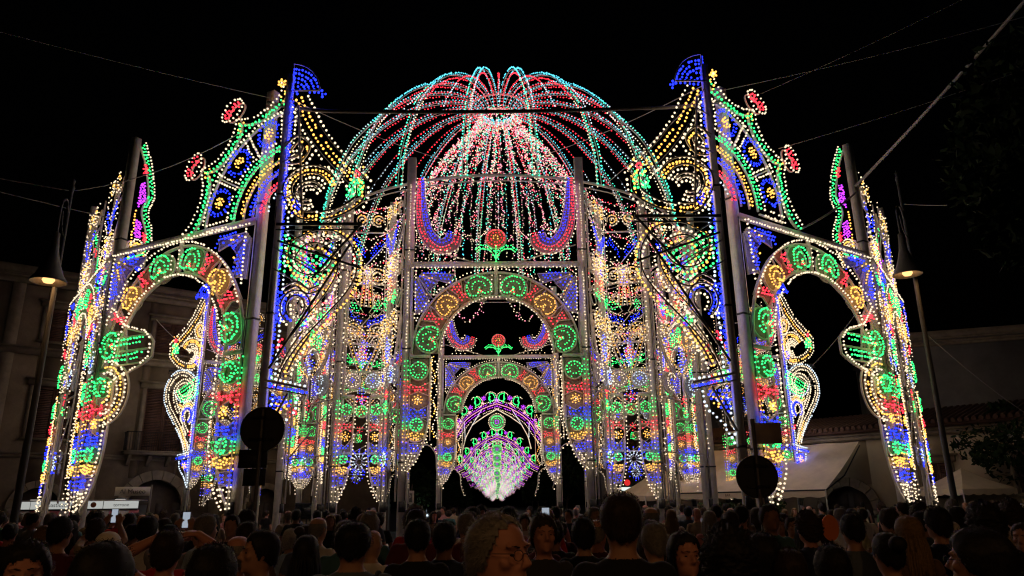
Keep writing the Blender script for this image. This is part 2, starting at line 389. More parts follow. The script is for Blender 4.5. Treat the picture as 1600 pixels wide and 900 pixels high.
def portal(name, label, cat, W, bar, tip, H=12.85, beam=9.1, a_in=None, b_in=None, mx=1, bracket=False, top='horns', lace=True, postlamps=True, posts=(1, 1)):
    root = empty(name); tag(root, label, cat, 'lamp-studded portals of the pavilion')
    hw = W/2
    RKG[0] = 0.88 if lace else 1.12
    a_in = hw-1.0 if a_in is None else a_in; b_in = (8.04-bar) if b_in is None else b_in
    a_out, b_out = hw-0.17, beam-0.28-bar
    am, bm = (a_in+a_out)/2, (b_in+b_out)/2
    for sg, on in ((-1, posts[0]), (1, posts[1])):
        if on: part_post(root, sg*hw, H, mx=mx)
    # beam with its lamp row
    mb = MB(mx); mb.box((0, 0.02, beam), (W-0.24, 0.12, 0.16), 'timber')
    mb.bulbs(rs(np.array([[-hw+0.15, beam-0.15], [hw-0.15, beam-0.15]]), 0.115), 'white')
    mb.build('beam', root)
    # arch band rims
    mb = MB(mx)
    ai = arc(0, bar, a_in, b_in, -90, 90, 60); ao = arc(0, bar, a_out, b_out, -90, 90, 60)
    mb.strip(ai, 0.07, 0.07); mb.strip(ao, 0.06, 0.07)
    if lace: mb.ring_plate(ai, ao)
    mb.line(arc(0, bar, a_in-0.07, b_in-0.07, -90, 90, 60), 'white', 0.108)
    mb.line(arc(0, bar, a_out+0.07, b_out+0.07, -68, 68, 60), 'white', 0.125)
    for t in (-70, -54, -38, -23, 23, 38, 54, 70):
        mb.strip(np.vstack([arc(0, bar, a_in, b_in, t, t, 1), arc(0, bar, a_out, b_out, t, t, 1)]), 0.03, 0.05)
    mb.box((0, 0, (bar+b_in+beam)/2), (0.10, 0.08, beam-bar-b_in), 'timber')
    mb.bulbs(np.array([[s*0.14, z] for s in (-1, 1) for z in np.arange(bar+b_in+0.12, beam-0.35, 0.13)]), 'white', BR*0.9)
    mb.build('arch_band', root)
    def pos(t):
        q = arc(0, bar, am, bm, t, t, 1)[0]; return q, -math.radians(t)
    for sg in (-1, 1):
        for nm, t, f in (
            ('green_bean', 15, lambda m, q, a: m_bean(m, q, a, 1.0*min(1, (b_out-b_in)/0.78), 'green')),
            ('red_bow', 31, lambda m, q, a: m_bow(m, q, a, 0.42, 0.62, 'red')),
            ('amber_scroll', 46, lambda m, q, a: m_bean(m, q, a, 0.86, 'amber', None)),
            ('red_bow', 61, lambda m, q, a: m_bow(m, q, a, 0.40, 0.62, 'red')),
            ('green_bean', 78, lambda m, q, a: m_bean(m, q, a, 0.98, 'green'))):
            q, a = pos(sg*t); m = MB(mx); f(m, q, a); m.build(nm, root)
        # spandrel: blue wedges fanning from the corner, amber spokes
        m = MB(mx); cx, cz = sg*(hw-0.2), beam-0.28
        for t0, t1, l0, l1, c in ((182, 204, 0.2, 1.35, 'blue'), (207, 214, 0.15, 1.0, 'amber'), (218, 240, 0.2, 0.78, 'blue'), (243, 250, 0.15, 0.8, 'amber'), (252, 268, 0.2, 1.25, 'blue')):
            T0, T1 = [math.radians(x) for x in (t0, t1)]
            P = np.array([[cx+sg*l*math.sin(t), cz+l*math.cos(t)] for l, t in ((l0, T0), (l1, T0), (l1*0.95, (T0+T1)/2), (l1, T1), (l0, T1))])
            # keep clear of the arch
            m.strip(P, 0.025, 0.04, True); m.plate(P); m.fill(P, 0.112, c, BR*0.95)
        m.bulbs(rs(np.array([[cx-sg*0.05, cz+0.02], [cx-sg*0.05, cz-1.5]]), 0.12), 'white'); m.build('corner_star', root)
        # leg
        leg_panel(root, sg*hw, -sg, bar-0.08, tip, mx, 0.62 if lace else 0.66, lace)
        if lace:
            m = MB(mx); x = sg*(hw-0.92)
            zz = np.arange(tip+0.9, bar-0.15, 0.085)
            m.bulbs(np.stack([x+0.06*np.sin(zz*9), zz], 1), 'white', BR*0.9); m.bulbs(np.stack([x-0.07+0.08*np.cos(zz*7), zz+0.04], 1), 'amber', BR*0.9)
            m.bulbs(np.stack([x+0.10+0.03*np.cos(zz*5), zz], 1), 'white', BR*0.9)
            m.strip(np.array([[x-0.15, tip+0.85], [x-0.15, bar-0.1]]), 0.03, 0.05); m.strip(np.array([[x+0.15, tip+0.85], [x+0.15, bar-0.1]]), 0.03, 0.05)
            c = np.array([[sg*(hw-0.1), tip+0.05], [sg*(hw-0.35), tip+0.55], [sg*(hw-0.7), tip+0.72], [sg*(hw-0.95), tip+0.45], [sg*(hw-1.0), tip-0.05], [sg*(hw-1.15), tip-0.55]])
            cp = smooth(c, 8); m.strip(cp, 0.03, 0.04); m.bulbs(rs(offs(cp, 0.05), 0.15), 'white', BR*0.85); m.build('lace_strip', root)
        if postlamps:
            m = MB(mx); z = np.arange(bar+0.1, beam-0.2, 0.10)
            m.bulbs(np.stack([np.full(len(z), sg*hw), z], 1), 'white', BR*0.85, y=-0.05)
            z = np.arange(beam+0.15, 11.9, 0.10); m.bulbs(np.stack([np.full(len(z), sg*hw), z], 1), 'white', BR*0.7, y=-0.05)
            m.build('post_lamps', root)
    if bracket:                                  # green lattice bracket and scroll on the outer leg
        m = MB(mx); x0 = a_in+0.0
        zc = bar+0.42
        top_ = np.array([[x0+0.15, zc+1.15], [x0-0.25, zc+0.62], [x0-0.95, zc+0.36], [x0-1.12, zc+0.12], [x0-1.12, zc-0.3], [x0-0.8, zc-0.5], [x0-0.2, zc-0.75], [x0+0.05, zc-0.95]])
        top_[:, 0] = x0+(top_[:, 0]-x0)*1.33
        m.strip(top_, 0.05, 0.06); m.line(top_, 'white', 0.11, d=-0.07)
        m.strip(np.array([[x0+0.2, zc-0.02], [x0-1.48, zc-0.05]]), 0.05, 0.06); m.strip(np.array([[x0+0.2, zc+0.38], [x0-1.25, zc+0.36]]), 0.04, 0.06); m.strip(np.array([[x0+0.2, zc-0.42], [x0-1.3, zc-0.42]]), 0.04, 0.06)
        m.strip(np.array([[x0-0.25, zc+0.62], [x0-0.5, zc-0.42]]), 0.03, 0.05)
        for z in (zc+0.26, zc+0.12, zc-0.18, zc-0.32):
            m.bulbs(np.array([[x0+0.05-0.13*k, z] for k in range(11)]), 'green')
        m.build('green_bracket', root)
        m = MB(mx); c = arc(x0+0.10, bar-0.78, 0.72, 0.74, -178, 8, 40)
        m_band(m, c, 0.2, ('amber',), 'white', 1, 0.1)
        m.strip(arc(x0+0.12, bar-0.75, 0.33, 0.36, -178, 0, 20), 0.03, 0.05); m.line(arc(x0+0.12, bar-0.75, 0.28, 0.3, -178, 0, 20), 'amber', 0.1)
        m.build('amber_scroll', root)
    if top == 'horns':
        for sg in (-1, 1):
            m = MB(mx)
            c = smooth(np.array([[sg*(hw-0.33), 12.0], [sg*(hw-0.36), 11.0], [sg*(hw-0.52), 10.2], [sg*(hw-0.92), 9.72], [sg*(hw-1.32), 9.82], [sg*(hw-1.42), 10.12]]), 10)
            w = np.interp(np.linspace(0, 1, len(c)), [0, .3, .8, 1], [0.12, 0.26, 0.34, 0.3])
            d = -sg if mx else 1
            m.ring_plate(offs(c, w*0.8), offs(c, -w*0.8)); m.strip(offs(c, w*0.8), 0.03, 0.05); m.strip(offs(c, -w*0.8), 0.03, 0.05); m.strip(c, 0.025, 0.04)
            for q, col in ((0.55, 'blue'), (0.22, 'blue'), (-0.22, 'red'), (-0.55, 'red')):
                m.bulbs(rs(offs(c, -sg*w*q), 0.098), col, BR)
            m.line(offs(c, -sg*w*1.05), 'white', 0.13); m.line(offs(c, sg*w*1.05), 'white', 0.13)
            m.build('horn', root)
            m = MB(mx)
            for k, n in enumerate((7, 5, 3)):
                m.bulbs(np.array([[sg*(hw-0.55-0.16*k*0.8-0.2*j), 9.25+0.14*k] for j in range(n)]), 'white')
            m.strip(np.array([[sg*(hw-0.2), 9.75], [sg*(hw-2.0), 9.18]]), 0.03, 0.04); m.build('base_lamps', root)
        m = MB(mx); m_ring(m, (0, 9.95), 0.27, 'red', 'amber', fr=True); m.build('red_flower', root)
        m = MB(mx); m.line(np.array([[0, 9.15], [0, 9.65]]), 'green', 0.07)
        for sg in (-1, 1):
            c = smooth(np.array([[0, 9.3], [sg*0.18, 9.55], [sg*0.45, 9.62], [sg*0.62, 9.5]]), 8)
            m.line(c, 'green', 0.075, d=0.04); m.line(c, 'green', 0.075, d=-0.05); m.strip(c, 0.03, 0.04)
        m.strip(np.array([[0, 9.1], [0, 9.7]]), 0.035, 0.04); m.build('green_stem', root)
    return root

def quarter_fan(name, label, mx):
    """fan of a quarter turn crowning an outer portal; its hub at local 0,0, spreading to +x"""
    RKG[0] = 1.12
    root = empty(name); tag(root, label, 'light crest', 'quarter fans crowning the outer portals')
    def pol(r, deg): t = math.radians(deg); return np.array([r*math.cos(t), r*math.sin(t)])
    def parc(r, d0, d1, n=30): return np.array([pol(r, d) for d in np.linspace(d0, d1, n)])
    cusp = [-2, 29, 57, 86]
    # cusped green band
    edge = []
    for a, b in zip(cusp[:-1], cusp[1:]):
        for k in range(15):
            q = k/15; edge.append(pol(3.62-0.50*math.sin(q*PI)**0.6, a+(b-a)*q))
    edge.append(pol(3.62, 86)); edge = np.array(edge)
    m = MB(mx); m.strip(edge, 0.05, 0.06); m.line(offs(edge, -0.0), 'green', 0.13, d=0.11); m.line(edge, 'white', 0.125, d=-0.1)
    m.line(parc(3.08, 0, 88), 'green', 0.13); m.build('cusped_band', root)
    m = MB(mx); m.strip(parc(2.98, 0, 88), 0.045, 0.06); m.line(parc(2.89, 1, 88), 'white', 0.12); m.build('white_arc', root)
    for a in cusp[1:]:
        m = MB(mx)
        for dr, da in ((0, -2.2), (0, 2.2), (0.14, 0), (-0.14, -1.2), (-0.14, 1.6), (0.05, 0)):
            m.bulbs(np.array([pol(3.36+dr, a+da)]), 'amber')
        m.build('amber_sprig', root)
        if a > 80: continue
        m = MB(mx); c = pol(4.1, a); e = np.array([-math.sin(math.radians(a)), math.cos(math.radians(a))]); f = pol(1, a)
        for s in (-1, 1):
            cc = c+e*s*0.17
            t = np.arange(7)*2*PI/7; m.bulbs(np.stack([cc[0]+0.13*np.cos(t), cc[1]+0.13*np.sin(t)], 1), 'red'); m.bulbs(np.array([cc, cc+0.05, cc-0.05]), 'red')
        t = np.arange(18)*2*PI/18
        P = c+np.cos(t)[:, None]*e*0.42+np.sin(t)[:, None]*f*0.27; m.bulbs(P, 'white'); m.strip(c+(P-c)*0.84, 0.03, 0.04, True)
        m.strip(np.array([pol(3.6, a), pol(3.92, a)]), 0.03, 0.04); m.build('red_flower', root)
    for a, b in zip(cusp[:-1], cusp[1:]):
        m = MB(mx); m_sun(m, pol(2.42, (a+b)/2+1), 0.40); m.build('blue_sun', root)
    m = MB(mx)
    for a in cusp:
        for da in (-2, 2): m.bulbs(rs(np.array([pol(2.0, a+da*1.3), pol(2.85, a+da)]), 0.12), 'white')
        m.strip(np.array([pol(1.95, a), pol(2.98, a)]), 0.04, 0.05)
    m.line(parc(1.98, 0, 88), 'white', 0.12); m.build('sector_bars', root)
    for r0, col in ((1.78, 'green'), (1.42, 'amber'), (1.08, 'blue'), (0.72, 'red')):
        m = MB(mx); m.strip(parc(r0+0.13, 0, 88), 0.04, 0.05)
        m.line(parc(r0+0.05, 1, 88), col, 0.105); m.line(parc(r0-0.07, 1, 88), col, 0.105)
        if col == 'red': m.line(parc(r0-0.24, 1, 88), 'cool', 0.12)
        m.build(col+'_arc', root)
    m = MB(mx); m.line(np.array([[-0.02, 0.1], [-0.02, 4.1]]), 'blue', 0.09); m.build('upright_lamps', root)
    return root

def scroll_wing(name, label, mx, dz=0.0, face=1, rk=1.3, pale=False):  # ribbon, loop, volute and bar frames coloured dark to stand for unlit backs
    """buttress wing of scrolls beside the tall plume post (post at local 0, wing running to -x toward the dome)"""
    RKG[0] = rk; AM = 'white' if pale else 'amber'
    root = empty(name); tag(root, label, 'light wing', 'scroll wings either side of the dome')
    def P(*a): return np.array(a, float)
    part_post(root, 0.0, 13.2, 0.16, mx)
    def mk(nm, f):
        m = MB(mx, face); f(m); m.build(nm, root)
    def plume(m):
        c = (-0.08, 12.65)
        m.strip(np.vstack([[[c[0], c[1]]], arc(c[0], c[1], 0.76, 0.84, -88, 0, 16)]), 0.03, 0.04, True)
        for q in (0.92, 0.76, 0.6, 0.44, 0.28, 0.14): m.line(arc(c[0], c[1], 0.76*q, 0.84*q, -86, -2, 20), 'blue', 0.095)
        m.strip(P([0.0, 12.66], [-0.83, 12.66]), 0.03, 0.04); m.bulbs(P([-0.86, 12.76], [-0.87, 12.66], [-0.88, 12.56], [-0.95, 12.66]), 'blue')
    mk('blue_plume', plume)
    def back(m):
        m_flower(m, np.array([0.26, 13.0]), 0.11, 'amber', 'white', 6)
    mk('plume_flower', back)
    rib = smooth(P([-0.25, 12.5], [-0.45, 12.1], [-0.75, 11.5], [-1.2, 10.85], [-1.7, 10.3], [-2.1, 9.85]), 8)
    mk('ribbon', lambda m: m_band(m, rib, np.linspace(0.36, 0.42, len(rib)), (AM, 'amber'), 'white', 2, 0.13, 0.15, ed=0.08, mat='dark_metal_and_shade', fw=0.02))
    def upr(m):
        m.line(P([-0.1, 4.6], [-0.1, 12.4]), 'blue', 0.10); m.line(P([-0.2, 9.1], [-0.2, 12.2]), 'white', 0.13); m.line(P([-0.22, 4.9], [-0.22, 9.0]), 'cool', 0.12)
        m.strip(P([-0.3, 12.2], [-0.62, 9.0]), 0.05, 0.05)
        for z in np.arange(9.4, 12, 0.55): m.strip(P([0.0, z], [-0.4-0.1*(12-z)*0.4, z+0.3]), 0.025, 0.04)
    mk('upright_lamps', upr)
    def kn(m):
        c = smooth(P([-0.12, 10.9], [-0.35, 11.2], [-0.6, 10.95], [-0.42, 10.6], [-0.12, 10.55]), 8); m_band(m, c, 0.18, ('amber',), 'white', 1, 0.09, 0.13)
    mk('amber_knot', kn)
    loop = np.vstack([spiral(-0.75, 9.72, 0.62, 0.55, -70, 130, 40), smooth(P([-0.32, 9.3], [-0.6, 9.02], [-0.95, 9.0]), 6)])
    mk('amber_loop', lambda m: m_band(m, loop, 0.22, ('amber', 'amber'), 'white', 2, 0.1, 0.12, mat='dark_metal_and_shade'))
    def inl(m):
        m_band(m, spiral(-0.72, 9.6, 0.34, 0.22, -60, 200, 30), 0.1, ('white',), 'white', 1, 0.09, 0.11); m.fill(P([-0.55, 9.5], [-0.3, 9.55], [-0.25, 9.1], [-0.5, 9.12]), 0.1, 'blue')
    mk('inner_loop', inl)
    sec = smooth(P([-2.1, 9.85], [-2.05, 9.45], [-1.6, 9.12], [-1.1, 8.98]), 8)
    mk('lower_ribbon', lambda m: m_band(m, sec, 0.22, ('amber',), 'white', 1, 0.12, 0.14, mat='dark_metal_and_shade'))
    def roset(m):
        c = np.array([-1.95, 10.1])
        for a, col in ((0.0, 'red'), (0.16, 'amber')):
            t = np.arange(6)*2*PI/6+a; m.bulbs(np.stack([c[0]+(0.07+a)*np.cos(t), c[1]+0.15+(0.07+a)*np.sin(t)], 1), col)
        m.fill(P([-2.15, 10.1], [-1.75, 10.1], [-1.6, 9.55], [-2.2, 9.5]), 0.1, 'green')
    mk('green_bud', roset)
    def bar(m):
        m.box((-1.08, 0, 8.75+dz), (2.2, 0.06, 0.07), 'dark_metal_and_shade'); m.box((-1.08, 0.0, 8.6+dz), (2.2, 0.04, 0.03), 'dark_metal_and_shade')
        m.strip(P([-2.15, 8.75], [-1.0, 7.3]), 0.05, 0.05, mat='dark_metal_and_shade'); m.strip(P([-2.2, 7.55], [-0.05, 8.3]), 0.05, 0.05, mat='dark_metal_and_shade'); m.strip(P([-1.9, 8.2], [-0.1, 5.0]), 0.05, 0.05, mat='dark_metal_and_shade')
    mk('cross_bars', bar)
    # great question-mark volute
    vo = np.vstack([spiral(-0.98, 7.95, 0.50, 0.66, 250, 60, 34)[::1], smooth(P([-0.5, 8.35], [-1.0, 8.58], [-1.6, 8.5], [-2.02, 8.0], [-2.08, 7.4], [-1.85, 6.9], [-1.4, 6.35], [-0.85, 5.7], [-0.45, 5.05], [-0.3, 4.5]), 8)])
    vi = np.vstack([smooth(P([-0.75, 7.45], [-0.52, 7.8], [-0.75, 8.18], [-1.15, 8.22], [-1.55, 7.9], [-1.6, 7.45], [-1.35, 6.9], [-0.95, 6.35], [-0.5, 5.7]), 8)])
    mk('volute', lambda m: (m.strip(vo, 0.03, 0.04, mat='dark_metal_and_shade'), m.line(vo, 'white', 0.115, d=0.08), m.line(vo, AM, 0.12, d=-0.09), pale and m.line(vo, 'cool', 0.12, d=-0.2)))
    mk('inner_volute', lambda m: (m.strip(vi, 0.026, 0.04, mat='dark_metal_and_shade'), m.line(vi, AM, 0.11, d=0.08), m.line(vi, 'white', 0.12, d=-0.08)))
    def lat(m):
        for a, b in (((-1.35, 7.55), (-0.1, 8.35)), ((-1.1, 7.2), (-0.1, 7.8))):
            a, b = np.array(a), np.array(b); e = (b-a)/np.linalg.norm(b-a); nrm = np.array([-e[1], e[0]])
            for k in (-0.16, 0, 0.16): m.bulbs(rs(np.array([a+nrm*k, b+nrm*k]), 0.12), 'green')
            for k in (-0.26, 0.26): m.strip(np.array([a+nrm*k, b+nrm*k]), 0.03, 0.04)
    mk('green_lattice', lat)
    def belly(m):
        m_band(m, arc(-0.62, 6.55, 0.30, 0.36, -150, 150, 30), 0.14, ('blue',), 'white', 1, 0.08, 0.11)
        m.fill(P([-0.1, 7.2], [-0.35, 6.9], [-0.3, 6.2], [-0.08, 6.0]), 0.09, 'blue')
        m_band(m, smooth(P([-1.2, 7.05], [-0.9, 6.95], [-0.62, 7.15], [-0.3, 7.0]), 6), 0.12, ('amber',), 'white', 1, 0.1, 0.12)
        m.bulbs(P([-0.25, 5.7], [-0.3, 5.6], [-0.22, 5.55], [-0.3, 5.75]), 'red')
        m_band(m, smooth(P([-0.95, 5.9], [-0.65, 5.4], [-0.45, 4.95]), 8), 0.2, ('amber',), 'white', 1, 0.11, 0.12)
    mk('blue_horseshoe', belly)
    def low(m):
        m.strip(P([-1.05, 4.5], [0.0, 4.72]), 0.05, 0.06); m.strip(P([-1.05, 4.35], [0.0, 4.55]), 0.03, 0.05)
        m.line(P([-1.0, 4.43], [0.0, 4.64]), 'blue', 0.08); m.line(P([-0.95, 4.6], [0.0, 4.82]), 'cool', 0.12)
        m.fill(P([-0.85, 4.3], [-0.1, 4.5], [-0.12, 3.7], [-0.4, 3.9]), 0.11, 'blue')
        m_flower(m, np.array([-0.42, 4.1]), 0.14, 'amber', 'cool', 6)
        m.line(smooth(P([-0.8, 4.3], [-0.72, 3.95], [-0.4, 3.6], [-0.12, 3.1]), 8), 'cool', 0.115); m.line(P([-0.2, 4.4], [-0.1, 3.3]), 'cool', 0.12)
        m.strip(P([-0.6, 4.4], [-0.1, 3.35]), 0.05, 0.05)
    mk('tail_piece', low)
    return root
def lace_panel(name, label, w, H=12.2, mx=1, seed=0, posts=(1, 1), legs=True, drop=0.25, side_leg=9):
    """tall narrow panel of scrolls, flowers and sprays between two posts"""
    rg = random.Random(seed)
    root = empty(name); tag(root, label, 'light panel', 'tall scroll panels of the pavilion')
    h = w/2-0.12; RKG[0] = 0.85
    if posts[0]: part_post(root, -w/2, H, 0.22, mx)
    if posts[1]: part_post(root, w/2, H, 0.22, mx)
    def mk(nm, f):
        m = MB(mx, drop=drop); f(m); m.build(nm, root)
    def P(*a): return np.array(a, float)
    def edge(m):
        for s in (-1, 1):
            m.line(P([s*(h+0.03), 3.3], [s*(h+0.03), 11.9]), 'white', 0.17)
            m.strip(P([s*(h-0.06), 1.9], [s*(h-0.06), 11.9]), 0.03, 0.05)
        for z in (3.4, 5.2, 7.0, 9.1, 11.0): m.strip(P([-h, z], [h, z]), 0.04, 0.05)
        for z in (3.4, 7.0, 9.1): m.strip(P([-h, z], [h, z+1.6]), 0.025, 0.04)
    mk('side_lamps', edge)
    q = min(1.0, h/0.95)
    for s in (-1, 1):
        mk('amber_loop', lambda m: m_band(m, spiral(s*h*0.45, 11.45, 0.24*q, 0.17*q, s*-200, s*110, 30), 0.1, ('amber',), 'white', 1, 0.08, 0.12))
        mk('blue_chevron', lambda m: (m.fill(P([s*0.05, 10.2], [s*h*0.85, 10.95], [s*h*0.85, 10.55], [s*0.05, 9.8]), 0.10, 'blue'), m.line(P([s*0.05, 10.3], [s*h*0.85, 11.05]), 'white', 0.12), m.line(P([s*0.05, 9.7], [s*h*0.85, 10.42]), 'white', 0.12)))
        mk('white_scroll', lambda m: m_band(m, np.vstack([spiral(s*h*0.5, 9.35, 0.14*q, 0.42*q, s*330, s*-60, 40), smooth(P([s*(h*0.5-0.36*q), 9.6], [s*0.1, 9.0], [s*0.15, 8.3]), 6)]), 0.13, ('amber',), 'white', 1, 0.10, 0.11))
        mk('green_leaf', lambda m: (m.fill(P([s*0.1, 8.15], [s*h*0.6, 8.55], [s*h*0.95, 8.3], [s*h*0.55, 8.0]), 0.1, 'green'), m.strip(P([s*0.1, 8.1], [s*h*0.6, 8.6], [s*h*0.98, 8.3], [s*h*0.55, 7.94]), 0.025, 0.04, True)))
        mk('white_scroll', lambda m: m_band(m, np.vstack([spiral(s*h*0.55, 7.45, 0.12*q, 0.40*q, s*-260, s*150, 40), smooth(P([s*(h*0.55+0.2*q), 7.1], [s*h*0.5, 6.6], [s*0.12, 6.1]), 6)]), 0.12, ('amber',), 'white', 1, 0.12, 0.13))
        mk('ring_motif', lambda m: m_ring(m, (s*h*0.5, 5.75), 0.30*q, 'cool' if s > 0 else 'white', 'blue'))
        if legs and w > 1.3 and s*(1 if seed == 2 else 0) != side_leg: leg_panel(root, s*w/2, -s, 5.25, 1.95, mx, min(0.5, h*0.62), plate=False)
    mk('blue_spray', lambda m: [m.bulbs(rs(P([0, 6.2], [0.42*q*math.sin(t), 6.2+0.85*math.cos(t)]), 0.11), 'blue' if k % 2 == 0 else 'cool') for k, t in enumerate(np.linspace(-1.0, 1.0, 7))])
    mk('red_flower', lambda m: (m_flower(m, P(0, 8.75), 0.2, 'red', 'amber', 7), m_flower(m, P(0, 5.15), 0.16, 'red', 'amber', 6)))
    mk('amber_flower', lambda m: (m_flower(m, P(0, 7.35), 0.22, 'amber', 'white', 8), m_ring(m, (0, 4.75), 0.16, 'green', 'amber')))
    mk('blue_bow', lambda m: m_bow(m, P(0, 9.35), 0, 0.3, 0.6, 'blue'))
    mk('blue_star', lambda m: m_star(m, P(0, 3.15), 0.36))
    return root

def crest_fin(name, label, mx):
    RKG[0] = 1.1
    root = empty(name); tag(root, label, 'light crest', 'slim crests on the outer posts')
    def mk(nm, f):
        m = MB(mx); f(m); m.build(nm, root)
    def P(*a): return np.array(a, float)
    out = smooth(P([0.15, 9.2], [1.3, 9.8], [1.55, 10.6], [1.05, 11.2], [1.35, 11.9], [0.9, 12.7], [0.25, 13.2]), 8)
    mk('fin_outline', lambda m: (m.strip(out, 0.04, 0.05), m.line(out, 'white', 0.105, d=-0.08), m.strip(P([0.14, 9.1], [0.14, 13.1]), 0.04, 0.05)))
    mk('green_arc', lambda m: (m.line(out, 'green', 0.11, d=0.1), m.line(out, 'green', 0.13, d=0.24)))
    mk('purple_heart', lambda m: (m.fill(P([0.3, 11.0], [0.95, 11.5], [0.6, 12.1], [0.3, 11.9]), 0.1, 'purple'), m.fill(P([0.35, 10.0], [0.9, 10.2], [0.8, 10.8], [0.35, 10.7]), 0.1, 'purple')))
    mk('red_bud', lambda m: (m_flower(m, P(0.55, 12.45), 0.16, 'red', 'red', 7), m_flower(m, P(1.1, 10.35), 0.15, 'red', 'red', 7)))
    mk('amber_curl', lambda m: (m_band(m, arc(0.8, 9.65, 0.45, 0.36, -90, 160, 24), 0.1, ('amber',), 'white', 1), m.line(P([0.25, 9.2], [0.25, 10.9]), 'amber', 0.1)))
    mk('blue_knot', lambda m: (m.fill(P([0.2, 9.15], [1.2, 9.15], [1.1, 9.5], [0.2, 9.6]), 0.1, 'blue'),))
    return root

# ------------------------------------------------------------------ dome
CX, CY = 0.15, 29.5
def dome():
    root = empty('light_dome', (CX, CY, 0)); tag(root, 'great open dome of lamp-lined ribs, green to cyan outside and red within', 'light dome')
    RKG[0] = 1.0
    prof = smooth(np.array([(r_, z_ if z_ < 14 else 14+(z_-14)*0.893) for r_, z_ in [(7.5, 12.2), (7.4, 13.3), (7.2, 14.1), (6.85, 15.25), (6.45, 16.2), (5.8, 17.2), (5.0, 18.2), (4.15, 18.95), (3.3, 19.45), (2.5, 19.72), (1.8, 19.8), (1.25, 19.72), (0.9, 19.5), (0.75, 19.2)]]), 6)
    L = np.concatenate([[0], np.cumsum(np.linalg.norm(np.diff(prof, axis=0), axis=1))]); L /= L[-1]
    N = 20
    first = None
    for k in range(N):
        a = (k+0.5)*2*PI/N
        if first is None:
            m = MB()
            nrm = normals2(prof)
            if nrm[0, 0] < 0: nrm = -nrm                    # outward
            def row(d, dx, s, colf, r=0.034):
                q = rs(prof+nrm*d, s)
                t = np.linspace(0, 1, len(q))
                for c in ('green', 'teal', 'cyan', 'red', 'white', 'cool'):
                    sel = np.array([colf(x) == c for x in t])
                    if sel.any(): m.bulbs3(np.stack([q[sel, 0], np.full(sel.sum(), dx), q[sel, 1]], 1), c, r)
            outer = lambda t: 'teal' if t < 0.30 else ('teal' if (t < 0.48) else 'cyan')
            row(0.08, -0.11, 0.15, outer); row(0.08, 0.11, 0.15, lambda t: 'teal' if t < 0.2 else ('cool' if t < 0.45 else 'cyan'))
            row(-0.13, 0.0, 0.15, lambda t: 'white' if t < 0.42 else 'red')
            p3 = np.stack([prof[:, 0], np.zeros(len(prof)), prof[:, 1]], 1)
            for dx in (-0.08, 0.08): m.tube(p3+[0, dx, 0], 0.014, 5, 'frame')
            for q in range(0, len(prof), 5): m.tube(np.array([p3[q]-[0, .08, 0], p3[q]+[0, .08, 0]]), 0.014, 4, 'frame')
            first = m.build('rib', root)
            o = first
        else:
            o = first.copy(); COL.objects.link(o)
        o.rotation_euler = (0, 0, a)
    # intermediate red stringers in the upper dome
    second = None
    for k in range(N):
        if second is None:
            m = MB(); sub = prof[22:64]
            q = rs(sub, 0.17); t = np.linspace(0, 1, len(q)); nn = int(len(q)*0.35)
            for c, sl in (('cool', slice(0, nn)), ('red', slice(nn, None))):
                m.bulbs3(np.stack([q[sl, 0]-0.15, np.zeros(len(q[sl])), q[sl, 1]-0.1], 1), c, 0.036)
            m.tube(np.stack([sub[:, 0]-0.12, np.zeros(len(sub)), sub[:, 1]-0.06], 1), 0.012, 4, 'cable')
            second = o = m.build('stringer', root)
        else:
            o = second.copy(); COL.objects.link(o)
        o.rotation_euler = (0, 0, k*2*PI/N)
    m = MB(); t = np.linspace(0, 2*PI, 73)
    m.tube(np.stack([7.5*np.cos(t), 7.5*np.sin(t), np.full(73, 12.2)], 1), 0.045, 6, 'timber', False)
    m.tube(np.stack([7.5*np.cos(t), 7.5*np.sin(t), np.full(73, 12.0)], 1), 0.02, 5, 'frame', False)
    m.build('base_ring', root)
    m = MB(); m.tube(np.stack([1.25*np.cos(t), 1.25*np.sin(t), np.full(73, 19.05)], 1), 0.04, 6, 'frame', False)
    m.tube(np.stack([.75*np.cos(t), .75*np.sin(t), np.full(73, 18.64)], 1), 0.04, 6, 'frame', False); m.build('crown_ring', root)
dome()

